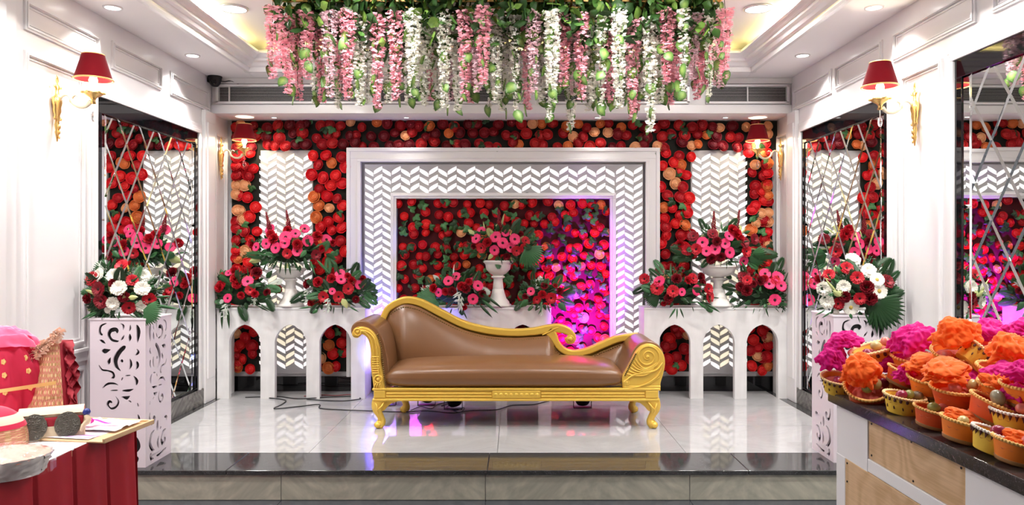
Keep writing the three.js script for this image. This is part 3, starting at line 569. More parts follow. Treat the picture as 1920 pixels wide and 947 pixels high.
// ================================================================== URNS
function urn(label, px, pyRim, pyBase, d, rad, stemR, bowlH = 0.13) {
  const p = px2(px, pyBase, d), h = (pyBase - pyRim) / F * d, t = thing('urn', label, 'urn', [p.x, HT, -d], 0, 'white urns on the arched tables'), k = rad;
  const bowl = Math.min(0.42 * h, bowlH);
  part(t, 'bowl', lathe([[0.0, h - bowl], [stemR * 0.9, h - bowl], [k * 0.55, h - bowl * 0.88], [k * 0.8, h - bowl * 0.62], [k * 0.86, h - bowl * 0.3], [k * 0.9, h - bowl * 0.22], [k, h - bowl * 0.12], [k * 1.02, h - 0.004], [k * 0.98, h], [k * 0.9, h - 0.004], [k * 0.8, h - bowl * 0.4], [0, h - bowl * 0.6]], 36), M.urn);
  part(t, 'stem', lathe([[stemR * 0.8, 0.1], [stemR * 0.95, 0.16], [stemR * 0.86, h * 0.5], [stemR * 0.8, h - bowl - 0.03], [stemR * 1.2, h - bowl - 0.02], [stemR * 1.15, h - bowl - 0.008], [stemR * 0.8, h - bowl]], 28), M.urn);
  part(t, 'foot', lathe([[0, 0], [stemR * 2.3, 0], [stemR * 2.3, 0.022], [stemR * 2.0, 0.03], [stemR * 1.95, 0.045], [stemR * 1.45, 0.075], [stemR * 1.15, 0.12], [stemR * 0.95, 0.16], [0, 0.16]], 28), M.urn);
}
const DA = 6.56;
urn('tall white urn on the left arched table', 545, 503, 576, DA, 0.135, 0.05, 0.09);
urn('wide white urn on the middle arched table behind the sofa', 934, 489, 576, DA, 0.13, 0.05);
urn('tall white urn on the right arched table', 1347, 498, 576, DA, 0.17, 0.052, 0.105);

// ================================================================== PEDESTALS with scroll cut-outs
const SC = [   // strokes of the cut scrolls on a face of 0.33 x 0.885: points, widths
  [[[0.0999,0.8687],[0.0668,0.8531],[0.0578,0.823],[0.0638,0.8019],[0.0759,0.8019]],[0.0043,0.0097,0.0108,0.014,0.0086]],
  [[[0.1589,0.8061],[0.1541,0.8278],[0.1252,0.8254],[0.112,0.7989],[0.127,0.7688],[0.1571,0.7598],[0.1722,0.7628]],[0.0161,0.0215,0.0183,0.0161,0.0151,0.0108,0.0032]],
  [[[0.1812,0.8675],[0.1975,0.8531],[0.1963,0.826]],[0.0032,0.0108,0.0043]],
  [[[0.2041,0.7977],[0.1927,0.7778],[0.1818,0.7652]],[0.0043,0.0097,0.0032]],
  [[[0.2402,0.8579],[0.2384,0.835],[0.2312,0.8182]],[0.0054,0.0086,0.0032]],
  [[[0.236,0.8061],[0.2372,0.7808],[0.2324,0.7568]],[0.0054,0.0151,0.0054]],
  [[[0.2775,0.8591],[0.2878,0.817],[0.2806,0.7507]],[0.014,0.0194,0.0108]],
  [[[0.0578,0.7676],[0.0759,0.7568],[0.0939,0.7435]],[0.0108,0.014,0.0032]],
  [[[0.0686,0.6996],[0.0909,0.7008],[0.124,0.7098]],[0.0215,0.0226,0.0032]],
  [[[0.2113,0.7315],[0.1752,0.6966],[0.1511,0.6484],[0.1571,0.6063],[0.1842,0.5774]],[0.0183,0.0215,0.0226,0.0183,0.0043]],
  [[[0.1794,0.6388],[0.1975,0.6436]],[0.014,0.0151]],
  [[[0.2384,0.6544],[0.2432,0.6183],[0.2324,0.5882]],[0.0086,0.0129,0.0043]],
  [[[0.2775,0.7146],[0.2866,0.6935],[0.2685,0.6755]],[0.0043,0.0118,0.0097]],
  [[[0.2775,0.6394],[0.283,0.6123],[0.2715,0.5882]],[0.0161,0.0129,0.0043]],
  [[[0.1228,0.6634],[0.112,0.6364],[0.1078,0.6153]],[0.0043,0.0172,0.0043]],
  [[[0.053,0.6183],[0.0698,0.5882],[0.103,0.5822],[0.1331,0.5701],[0.1403,0.546],[0.1252,0.5364]],[0.0043,0.0108,0.0081,0.0129,0.0129,0.0075]],
  [[[0.186,0.5232],[0.1951,0.5424]],[0.0043,0.0075]],
  [[[0.2095,0.5521],[0.2408,0.5551]],[0.0054,0.0054]],
  [[[0.2595,0.5509],[0.2769,0.522],[0.2715,0.4919]],[0.0075,0.0161,0.0086]],
  [[[0.0728,0.4768],[0.103,0.5027],[0.1421,0.5051],[0.1692,0.4943]],[0.0032,0.0108,0.0097,0.0032]],
  [[[0.121,0.463],[0.1662,0.4648]],[0.0048,0.007]],
  [[[0.1902,0.4618],[0.2264,0.463],[0.2595,0.4726]],[0.0097,0.0129,0.0043]],
  [[[0.1312,0.3883],[0.1144,0.3967],[0.1048,0.3775],[0.1228,0.3546],[0.1529,0.3642],[0.1686,0.3955],[0.1511,0.4317]],[0.0151,0.0129,0.0108,0.0108,0.0097,0.0086,0.0022]],
  [[[0.1872,0.4256],[0.2143,0.4184],[0.2384,0.4317]],[0.0086,0.0183,0.0043]],
  [[[0.2288,0.404],[0.2456,0.3919]],[0.0065,0.0075]],
  [[[0.2818,0.3895],[0.2878,0.3654]],[0.0054,0.0075]],
  [[[0.285, 0.32], [0.29, 0.285], [0.268, 0.25], [0.235, 0.245], [0.222, 0.27], [0.243, 0.28]], [0.006, 0.012, 0.014, 0.018, 0.02, 0.024]],
  [[[0.055, 0.22], [0.055, 0.245], [0.085, 0.25]], [0.010, 0.018, 0.010]],
  [[[0.178, 0.25], [0.184, 0.215], [0.178, 0.185]], [0.014, 0.022, 0.018]],
  [[[0.13, 0.2], [0.15, 0.188]], [0.014, 0.010]],
  [[[0.222, 0.2], [0.268, 0.175], [0.284, 0.125], [0.252, 0.085], [0.222, 0.075]], [0.008, 0.02, 0.024, 0.018, 0.006]],
  [[[0.06, 0.17], [0.1, 0.16], [0.128, 0.12], [0.105, 0.085], [0.078, 0.1], [0.09, 0.118]], [0.006, 0.018, 0.02, 0.02, 0.02, 0.026]],
  [[[0.165, 0.15], [0.18, 0.11], [0.165, 0.07]], [0.006, 0.02, 0.008]],
  [[[0.235, 0.025], [0.265, 0.03], [0.278, 0.055], [0.262, 0.062]], [0.010, 0.018, 0.018, 0.010]],
  [[[0.06, 0.05], [0.1, 0.04], [0.15, 0.03], [0.2, 0.035]], [0.006, 0.014, 0.016, 0.006]],
];
function cutFace(W, H, flip) {
  const s = poly([[0, 0], [W, 0], [W, H], [0, H]]);
  for (const [p, w] of SC) {
    const q = ribbon(p.map(([x, y]) => [(flip ? 0.33 - x : x) * W / 0.33, y * H / 0.885]), w.map((k) => k * 1.3), Math.max(12, (p.length - 1) * 8), p.length > 3 ? 0.1 : 0.3);
    if (q.some(([x, y]) => x < 0.008 || x > W - 0.008 || y < 0.008 || y > H - 0.008)) continue;
    const h = new THREE.Path(); q.forEach((c, i) => i ? h.lineTo(c[0], c[1]) : h.moveTo(c[0], c[1])); h.closePath(); s.holes.push(h);
  }
  return extr(s, 0.012);
}
function pedestal(label, x, d, W, H) {
  const t = thing('pedestal', label, 'pedestal', [x, ST, -d], 0, 'white pedestals with scroll cut-outs'), D = W;
  const f = (flip, rotY, px, pz) => cutFace(W, H - 0.012, flip).rotateY(rotY).translate(px, 0, pz);
  part(t, 'cutout_panel', f(false, 0, -W / 2, W / 2 - 0.012), M.cut);
  const side = (flip) => cutFace(W, H - 0.012, flip).scale((W - 0.026) / W, 1, 1);
  part(t, 'cutout_panel', side(true).rotateY(PI / 2).translate(W / 2 - 0.012, 0, W / 2 - 0.013), M.cut);
  part(t, 'cutout_panel', side(false).rotateY(-PI / 2).translate(-W / 2 + 0.012, 0, -W / 2 + 0.013), M.cut);
  part(t, 'back_panel', bbox(-W / 2, W / 2, 0, H - 0.012, -W / 2, -W / 2 + 0.012), M.cut);
  part(t, 'top_board', bbox(-W / 2 - 0.004, W / 2 + 0.004, H - 0.012, H, -W / 2 - 0.004, W / 2 + 0.004, 0.003), M.cut);
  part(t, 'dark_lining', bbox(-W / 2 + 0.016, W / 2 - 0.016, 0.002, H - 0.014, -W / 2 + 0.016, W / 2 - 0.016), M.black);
}
pedestal('white pedestal with scroll cut-outs at the left end of the stage edge', -2.355, 4.595, 0.33, 0.885);
pedestal('white pedestal with scroll cut-outs at the right end of the stage edge', 2.1, 4.695, 0.33, 0.895);

// ================================================================== FLOWER ARRANGEMENTS
function gerberaGeo(n, inner, cupz) {
  const gs = [], r = rng(n + 5), ringOf = (k, R0, R1, w, z0, z1) => { for (let i = 0; i < k; i++) { const a = (i + r() * 0.3) / k * 2 * PI, l = R1 * (0.94 + r() * 0.1); gs.push(grid(2, 3, (u, v) => { const q = R0 + (l - R0) * v, ww = w * Math.sin(PI * Math.min(0.94, 0.3 + v * 0.5)) * (u - 0.5) * 2, z = z0 + (z1 - z0) * v - (Math.abs(u - 0.5)) * 0.06; return V(Math.cos(a) * q - Math.sin(a) * ww, Math.sin(a) * q + Math.cos(a) * ww, z); })); } };
  ringOf(n, 0.15, 1, 0.21, 0.0, cupz); ringOf(Math.round(n * 0.85), 0.15, 0.9, 0.19, 0.05, cupz + 0.12); if (inner) ringOf(Math.round(n * 0.7), 0.12, 0.62, 0.12, 0.12, cupz + 0.3);
  return merge(gs);
}
const GERB = [gerberaGeo(20, false, 0.12), gerberaGeo(18, true, 0.2)], GCENTER = new THREE.SphereGeometry(0.24, 12, 6, 0, 2 * PI, 0, PI / 2).rotateX(PI / 2).scale(1, 1, 0.6).translate(0, 0, 0.08);
const CARN = (() => { const gs = [], r = rng(77); for (let k = 0; k < 34; k++) { const a = k * 2.4, t = k / 34, tilt = 0.15 + t * 1.25; gs.push(grid(3, 2, (u, v) => { const w = (u - 0.5) * (0.3 + v * 0.55), l = v * (0.75 + r() * 0.14), z = l * Math.cos(tilt) * 0.9, q = 0.08 + l * Math.sin(tilt); return V(Math.cos(a) * q - Math.sin(a) * w, Math.sin(a) * q + Math.cos(a) * w, z + Math.sin(u * 9 + k) * 0.06 * v); })); } return merge(gs); })();
const SPIKE = (() => { const gs = [], r = rng(5); for (let k = 0; k < 85; k++) { const t = k / 85, a = k * 2.4, q = (0.022 - 0.018 * t) * (0.6 + r() * 0.6); gs.push(new THREE.IcosahedronGeometry(0.0085 - 0.0045 * t, 0).translate(Math.cos(a) * q, t * 0.19, Math.sin(a) * q)); } gs.push(new THREE.CylinderGeometry(0.002, 0.003, 0.26, 5).translate(0, 0.06, 0)); return merge(gs); })();
const BLADE = leafShape(0.2, 0.03, 0.3, 6), BLADE_B = leafShape(0.2, 0.05, 0.15, 6), BROAD = leafShape(0.11, 0.06, 0.15, 5);
const FAN = (() => { const gs = []; for (let k = 0; k < 15; k++) { const a = (k - 7) * 0.145, l = 0.2 * (1 - Math.abs(k - 7) * 0.028); gs.push(grid(2, 4, (u, v) => { const w = 0.016 * (0.25 + 0.75 * Math.min(1, v * 2.2)) * (v > 0.7 ? (1 - v) / 0.3 * 0.9 + 0.1 : 1) * (u - 0.5) * 1.9; return V(w, v * l, -Math.abs(u - 0.5) * 0.012 - v * v * 0.03); }).rotateZ(-a)); } gs.push(new THREE.CylinderGeometry(0.002, 0.0025, 0.12, 5).translate(0, -0.05, 0)); return merge(gs); })();
const FROND = (() => { const gs = [new THREE.CylinderGeometry(0.0015, 0.003, 0.25, 5).translate(0, 0.125, 0)]; for (let k = 0; k < 22; k++) for (const s of [-1, 1]) { const t = k / 22, l = 0.10 * Math.sin(PI * (0.2 + t * 0.72)); gs.push(leafShape(l, 0.012, 0.2, 3).rotateZ(-s * (1.05 - t * 0.75)).translate(0, 0.03 + t * 0.22, -t * t * 0.02)); } return merge(gs); })();
const SPRIG = (() => { const gs = [], r = rng(91); for (let k = 0; k < 26; k++) gs.push(leafShape(0.03 + r() * 0.02, 0.014, 0.2, 2).rotateZ((r() - 0.5) * 2.6).rotateX((r() - 0.5)).translate((r() - 0.5) * 0.03, k * 0.0045, (r() - 0.5) * 0.02)); return merge(gs); })();
// flowers: [px, py, kind, size]; leaves: [px, py, towards px, towards py, kind, length, depth step]
function arrangement(name, label, d, cx, cy, rx, ry, rz, flowers, leaves, base, filler, seed, mats, group) {
  const p0 = px2(cx, base, d), s = F / d, t = thing(name, label, 'flower arrangement', [p0.x, base === undefined ? 0 : p0.y, -d], 0, group), r = rng(seed);
  const L = (x, y) => [(x - cx) / s, (base - y) / s], cyl = (base - cy) / s, RX = rx / s, RY = ry / s;
  const depthAt = (x, y) => rz * Math.sqrt(Math.max(0.02, 1 - Math.min(1, (x / RX) ** 2 + ((y - cyl) / RY) ** 2)));
  part(t, 'flower_foam', new THREE.SphereGeometry(1, 14, 10).scale(RX * 0.62, RY * 0.6, rz * 0.55).translate(0, Math.max(cyl, RY * 0.6), 0), M.foam);
  for (const [px, py, kind, k = 1] of flowers) {
    const [x, y] = L(px, py), z = depthAt(x, y) + (r() - 0.5) * 0.015, dir = V(x * 0.9 / RX + (r() - 0.5) * 0.5, (y - cyl) * 0.75 / RY + 0.1 + (r() - 0.5) * 0.4, 1.15);
    if (kind === 'S') { const o = part(t, 'flower_spike', SPIKE, M.dark); o.position.set(x, y, z * 0.6); o.rotation.z = k; continue; }
    if (kind === 'C' || kind === 'D') { const o = part(t, 'carnation', CARN, kind === 'C' ? M.red : M.dark); o.scale.setScalar(0.047 * k); o.position.set(x, y, z); face(o, dir); o.rotateZ(r() * 6); continue; }
    const [m, e, g] = { G: [M.hot, M.eye, 0], g: [M.red, M.eye, 1], d: [M.dark, M.eye, 1], W: [M.ivory, M.ivory, 1], Y: [M.ivory, M.eyeY, 0] }[kind];
    const o = part(t, 'gerbera', GERB[g], m); o.scale.setScalar(0.046 * k); o.position.set(x, y, z); face(o, dir); o.rotateZ(r() * 6); part(o, 'flower_center', GCENTER, e);
  }
  const K = { b: [BLADE, M.palm], B: [BLADE_B, M.palm], l: [BLADE, M.palmL], f: [FAN, M.palm], F: [FAN, M.palmL], r: [FROND, M.palm], R: [FROND, M.palmL], o: [BROAD, M.palmL], O: [BROAD, M.palm], w: [SPRIG, M.sprig], y: [BLADE, M.paleLeaf], Y: [BROAD, M.paleLeaf] };
  for (const [ax, ay, bx, by, kind, zz = 0] of leaves) {
    const [x, y] = L(ax, ay), [u, v] = L(bx, by), z = v < 0.01 ? Math.max(depthAt(x, y) * 0.7, rz * (kind === 'f' || kind === 'F' ? 0.9 : 1.02)) + zz * 0.5 : depthAt(x, y) * 0.7 + zz, len = Math.hypot(u - x, v - y), [g, m] = K[kind], o = part(t, { b: 'leaf', B: 'leaf', l: 'leaf', f: 'palm_leaf', F: 'palm_leaf', r: 'frond', R: 'frond', o: 'leaf', O: 'leaf', w: 'sprig', y: 'leaf', Y: 'leaf' }[kind], g, m);
    const nat = { b: 0.2, B: 0.2, l: 0.2, f: 0.2, F: 0.2, r: 0.26, R: 0.26, o: 0.11, O: 0.11, w: 0.12, y: 0.2, Y: 0.11 }[kind];
    o.scale.setScalar(len / nat); o.position.set(x, y, z); o.rotation.order = 'ZXY'; o.rotation.z = Math.atan2(-(u - x), v - y); o.rotation.x = v < 0.01 ? 0.05 + r() * 0.25 : (r() - 0.5) * 0.4; o.rotation.y = (r() - 0.5) * (v < 0.01 ? 0.4 : 0.7);
  }
  for (let k = 0; k < filler; k++) {      // dark leaves filling the dome
    const a = r() * 2 * PI, q = Math.sqrt(r()) * 0.9, x = Math.cos(a) * RX * q, y = cyl + Math.sin(a) * RY * q; if (y < 0.035) continue;
    const g = pick([BROAD, BROAD, BROAD, BLADE, FROND, SPRIG]), o = part(t, 'leaf', g, r() < 0.7 ? M.palm : r() < 0.75 ? M.palmL : mats);
    o.scale.setScalar((g === BLADE || g === FROND ? 0.36 : 0.42) + r() * 0.3); o.position.set(x * 0.85, y - 0.01, depthAt(x, y) * (0.62 + r() * 0.2)); o.rotation.order = 'ZXY'; o.rotation.z = Math.atan2(-x, y - cyl + 0.02) + (r() - 0.5) * 1.6; o.rotation.x = (r() - 0.3) * 0.9; o.rotation.y = (r() - 0.5) * 1.2;
  }
  keepInside(t); return t;
}
function keepInside(t) {                                  // nothing may pass through the side walls
  t.updateMatrixWorld(true); const b = new THREE.Box3();
  for (const o of t.children) { b.setFromObject(o, true); const l = WL + 0.045 - b.min.x, q = b.max.x - (WR - 0.045); if (l > 0) o.position.x += l; else if (q > 0) o.position.x -= q; }
}
const c7 = (l) => l.map((f) => [370 + f[0] / 3.946, 380 + f[1] / 3.946, ...(typeof f[2] === 'number' ? [370 + f[2] / 3.946, 380 + f[3] / 3.946, ...f.slice(4)] : f.slice(2))]);
const c8 = (l) => l.map((f) => [1190 + f[0] / 3.945, 380 + f[1] / 3.945, ...(typeof f[2] === 'number' ? [1190 + f[2] / 3.945, 380 + f[3] / 3.945, ...f.slice(4)] : f.slice(2))]);
const cL = (l) => l.map((f) => [f[0] / 2.958, 320 + f[1] / 2.958, ...(typeof f[2] === 'number' ? [f[2] / 2.958, 320 + f[3] / 2.958, ...f.slice(4)] : f.slice(2))]);
const cR = (l) => l.map((f) => [1440 + f[0] / 2.958, 320 + f[1] / 2.958, ...(typeof f[2] === 'number' ? [1440 + f[2] / 2.958, 320 + f[3] / 2.958, ...f.slice(4)] : f.slice(2))]);
const GT = 'flower arrangements on the arched tables';
arrangement('urn_bouquet', 'hot pink gerbera bouquet with two dark spikes in the tall left urn', DA, 547, 468, 78, 42, 0.17,
  c7([[470, 330, 'G'], [552, 305, 'G'], [625, 335, 'G', 1.1], [690, 300, 'G', 1.1], [690, 258, 'G', 1.2], [848, 285, 'G', 1.1], [965, 275, 'G', 1.1], [778, 360, 'G'], [803, 195, 'G'], [755, 232, 'G'], [545, 200, 'G', 1.1], [710, 375, 'g'], [905, 385, 'd'], [780, 312, 'C', 1.1], [605, 270, 'C', 1.2], [575, 238, 'C'], [425, 302, 'C'], [905, 250, 'C', 1.1], [945, 340, 'C', 0.8], [690, 205, 'C', 0.9], [1005, 300, 'C', 0.8], [555, 225, 'S', 0.22], [700, 215, 'S', 0.16]]),
  c7([[640, 420, 600, 500, 'b'], [670, 420, 650, 520, 'b'], [700, 430, 690, 530, 'b'], [720, 430, 735, 530, 'b'], [750, 420, 800, 515, 'b'], [620, 400, 570, 480, 'b'], [870, 420, 915, 530, 'l'], [920, 420, 1010, 525, 'l'], [830, 400, 860, 500, 'B'], [900, 330, 960, 310, 'o'], [450, 380, 360, 365, 'l'], [500, 400, 400, 440, 'Y'], [560, 400, 470, 460, 'o'], [960, 380, 1030, 430, 'o'], [850, 350, 800, 400, 'o', 0.08], [730, 280, 780, 200, 'y'], [520, 370, 440, 420, 'R'], [950, 400, 1040, 470, 'R']]), 502, 69, 301, M.paleLeaf, GT);
arrangement('table_bouquet', 'low bouquet of red carnations with drooping ribbons of leaf, left of the tall left urn', 6.52, 452, 548, 74, 42, 0.13,
  c7([[130, 545, 'g', 0.9], [150, 610, 'C', 1.1], [190, 625, 'C'], [320, 560, 'C', 1.2], [290, 505, 'C'], [330, 600, 'C'], [430, 640, 'g'], [365, 680, 'C', 0.8], [405, 580, 'G', 1.1], [268, 700, 'G', 0.9], [450, 520, 'D', 1.2], [600, 640, 'D'], [540, 660, 'D', 0.8], [460, 670, 'C', 0.8], [250, 520, 'G', 0.7]]),
  c7([[150, 680, 20, 730, 'r'], [130, 650, 40, 590, 'r'], [100, 560, 85, 490, 'o'], [230, 790, 225, 920, 'b', 0.02], [272, 780, 276, 920, 'b', 0.02], [270, 740, 260, 830, 'w', 0.05], [470, 680, 450, 750, 'w', 0.05], [500, 740, 600, 800, 'b'], [480, 750, 560, 800, 'b'], [540, 700, 610, 790, 'r'], [520, 560, 560, 500, 'O'], [180, 680, 60, 690, 'R'], [350, 770, 380, 810, 'O'], [500, 620, 640, 640, 'R']]), 576, 90, 302, M.sprig, GT);
arrangement('table_bouquet', 'low bouquet of red gerberas and white sprigs, right of the tall left urn', 6.52, 634, 545, 72, 40, 0.13,
  c7([[920, 585, 'C', 1.1], [960, 690, 'g', 1.1], [1070, 690, 'g', 1.1], [1140, 632, 'g', 1.1], [1160, 575, 'C'], [1015, 560, 'C'], [840, 600, 'D', 1.1], [1070, 530, 'G', 1.1], [1085, 565, 'G'], [1025, 650, 'G', 0.7], [1215, 605, 'G', 0.9], [1235, 560, 'C', 0.7], [860, 740, 'C', 0.8], [1190, 710, 'D', 0.8], [1130, 540, 'C', 0.7]]),
  c7([[1010, 700, 1000, 790, 'w', 0.05], [850, 640, 830, 720, 'w', 0.03], [1180, 640, 1340, 660, 'R'], [1230, 600, 1330, 620, 'o'], [1180, 520, 1195, 500, 'o'], [1100, 750, 1095, 815, 'b'], [1040, 760, 1035, 815, 'b'], [1150, 760, 1220, 800, 'l'], [880, 760, 780, 780, 'l'], [870, 690, 770, 680, 'b'], [850, 720, 760, 720, 'r'], [1100, 700, 1140, 770, 'Y', 0.04], [920, 780, 880, 810, 'o'], [1250, 650, 1300, 690, 'o']]), 576, 90, 303, M.paleLeaf, GT);
arrangement('urn_bouquet', 'pink and red gerbera bouquet with palm leaf in the wide middle urn', DA, 938, 458, 66, 32, 0.14,
  [[894, 448, 'G'], [904, 465, 'g'], [903, 433, 'G', 0.9], [930, 445, 'G', 1.1], [928, 469, 'G'], [943, 456, 'G', 1.1], [957, 464, 'G'], [965, 449, 'G', 1.1], [982, 465, 'g'], [968, 470, 'g'], [948, 438, 'G', 0.8], [915, 455, 'C'], [985, 452, 'g', 0.9], [920, 430, 'C', 0.8], [975, 440, 'D', 0.8], [890, 462, 'D', 0.7], [938, 432, 'S', 0.1], [950, 480, 'D', 0.8]],
  [[985, 465, 1010, 497, 'F'], [990, 470, 1006, 455, 'r'], [885, 468, 868, 478, 'o'], [895, 472, 880, 486, 'o'], [890, 440, 878, 430, 'Y'], [915, 480, 905, 492, 'b'], [940, 484, 942, 496, 'b'], [960, 482, 970, 495, 'b'], [925, 475, 915, 486, 'Y', 0.04], [960, 432, 966, 412, 'y'], [910, 434, 905, 415, 'y'], [940, 425, 945, 400, 'y'], [980, 475, 1000, 488, 'f']], 489, 63, 304, M.paleLeaf, GT);
arrangement('table_bouquet', 'low pink gerbera bouquet with a blue-green palm leaf, left of the middle urn', 6.5, 858, 548, 66, 38, 0.13,
  [[843, 526, 'G'], [857, 518, 'G', 0.9], [889, 521, 'G', 0.9], [897, 535, 'G', 1.05], [888, 559, 'G', 1.05], [816, 540, 'C'], [825, 547, 'G', 0.9], [868, 536, 'C'], [875, 540, 'D'], [850, 545, 'D'], [838, 545, 'C', 0.8], [880, 528, 'C', 0.8], [872, 575, 'C', 0.6], [905, 550, 'D', 0.8]],
  [[820, 560, 786, 548, 'F', 0.05], [825, 565, 795, 580, 'F', 0.04], [865, 545, 866, 575, 'w', 0.06], [905, 560, 935, 585, 'l'], [900, 568, 925, 592, 'b'], [915, 555, 942, 575, 'b'], [850, 575, 845, 592, 'b'], [870, 580, 878, 596, 'b'], [835, 520, 830, 505, 'O'], [855, 505, 858, 492, 'r'], [880, 515, 890, 500, 'r']], 576, 84, 305, M.sprig, GT);
arrangement('table_bouquet', 'small low red gerbera bouquet at the right end of the middle table', 6.5, 1015, 550, 46, 30, 0.12,
  [[1032, 557, 'g', 1.1], [1016, 551, 'C', 0.9], [1006, 560, 'g', 0.8], [995, 545, 'G', 0.8], [1048, 545, 'D', 0.8], [1020, 535, 'D', 0.8], [985, 555, 'D', 0.7], [1040, 535, 'C', 0.6]],
  [[1000, 540, 1010, 522, 'w'], [1035, 545, 1050, 530, 'w'], [1050, 555, 1078, 548, 'R'], [990, 560, 975, 575, 'o'], [1045, 565, 1060, 582, 'o'], [1000, 570, 990, 580, 'R'], [1025, 570, 1030, 585, 'b'], [1015, 575, 1008, 588, 'l']], 576, 60, 306, M.sprig, GT);
arrangement('urn_bouquet', 'red and pink gerbera bouquet with two tall dark spikes in the tall right urn', DA, 1345, 462, 84, 44, 0.17,
  c8([[470, 295, 'G', 1.1], [495, 358, 'G'], [558, 345, 'G', 1.1], [630, 305, 'G'], [663, 368, 'G', 1.1], [660, 252, 'G'], [787, 360, 'g', 1.2], [780, 430, 'G'], [368, 350, 'g', 1.1], [425, 345, 'g', 1.1], [715, 235, 'C', 1.2], [690, 205, 'C', 1.1], [545, 237, 'd', 1.1], [770, 295, 'd', 1.1], [535, 412, 'D', 1.1], [320, 310, 'C'], [855, 272, 'd', 1.1], [410, 252, 'd', 1.1], [600, 400, 'D'], [570, 290, 'D'], [740, 270, 'C'], [565, 225, 'S', -0.02], [730, 215, 'S', -0.17]]),
  c8([[430, 370, 250, 340, 'r'], [430, 390, 270, 415, 'r'], [380, 330, 260, 310, 'b'], [830, 370, 1030, 385, 'r'], [830, 390, 960, 440, 'F'], [850, 350, 1000, 340, 'b'], [560, 420, 550, 470, 'b'], [600, 430, 595, 470, 'b'], [640, 430, 640, 490, 'b'], [700, 430, 715, 480, 'b'], [740, 430, 790, 495, 'l'], [800, 440, 850, 480, 'b'], [510, 300, 530, 260, 'Y'], [590, 260, 600, 190, 'y'], [680, 400, 700, 370, 'Y'], [430, 300, 390, 190, 'b'], [480, 400, 430, 430, 'o'], [500, 410, 420, 410, 'b']]), 497, 69, 307, M.paleLeaf, GT);
arrangement('table_bouquet', 'low bouquet of red gerberas with a palm leaf, left of the tall right urn', 6.52, 1268, 545, 72, 40, 0.13,
  c8([[70, 565, 'g', 1.1], [150, 630, 'g', 1.3], [258, 650, 'g', 1.2], [290, 562, 'D', 1.1], [410, 560, 'g', 1.1], [525, 635, 'g', 1.1], [535, 692, 'g', 1.2], [165, 580, 'G', 1.1], [180, 508, 'G'], [435, 643, 'G', 1.1], [370, 572, 'C', 0.9], [325, 655, 'G', 0.8], [470, 550, 'D'], [230, 700, 'D'], [330, 500, 'D', 0.9], [200, 740, 'C', 0.6], [480, 590, 'D', 0.8]]),
  c8([[160, 690, 40, 660, 'f'], [170, 700, 70, 720, 'f'], [280, 770, 230, 845, 'l'], [290, 770, 290, 850, 'l'], [310, 770, 335, 845, 'b'], [400, 760, 410, 800, 'b'], [430, 720, 525, 790, 'l'], [470, 730, 580, 760, 'b'], [500, 740, 600, 800, 'b'], [540, 700, 620, 700, 'b'], [250, 550, 240, 510, 'o'], [400, 540, 400, 490, 'O'], [120, 560, 110, 520, 'r'], [360, 690, 400, 740, 'R']]), 576, 90, 308, M.palmL, GT);
arrangement('table_bouquet', 'low bouquet of pink and red gerberas with dark foliage, right of the tall right urn', 6.52, 1434, 545, 72, 42, 0.13,
  c8([[795, 545, 'd', 1.2], [808, 572, 'g'], [800, 645, 'D', 1.2], [940, 525, 'G', 1.1], [1030, 548, 'G', 1.2], [960, 597, 'G', 1.1], [1045, 610, 'G', 1.1], [1000, 712, 'G', 1.15], [1140, 530, 'g', 1.2], [1135, 625, 'g', 0.9], [875, 545, 'C', 0.6], [895, 575, 'D'], [1010, 575, 'g'], [760, 620, 'D'], [850, 600, 'D', 0.8], [930, 560, 'C', 0.8]]),
  c8([[720, 560, 665, 530, 'O'], [720, 610, 660, 600, 'O'], [720, 660, 660, 680, 'O'], [740, 700, 690, 740, 'O'], [1090, 640, 1220, 690, 'r'], [1100, 660, 1250, 740, 'b'], [1120, 650, 1240, 650, 'b'], [1150, 560, 1200, 550, 'Y'], [850, 770, 840, 815, 'l'], [890, 775, 885, 800, 'b'], [930, 770, 950, 835, 'b'], [1000, 770, 1030, 800, 'b'], [890, 650, 900, 610, 'o', 0.05], [1060, 690, 1110, 720, 'O'], [1080, 520, 1080, 500, 'o'], [800, 760, 780, 770, 'o']]), 576, 90, 309, M.paleLeaf, GT);
const GP = 'flower arrangements on the scroll pedestals';
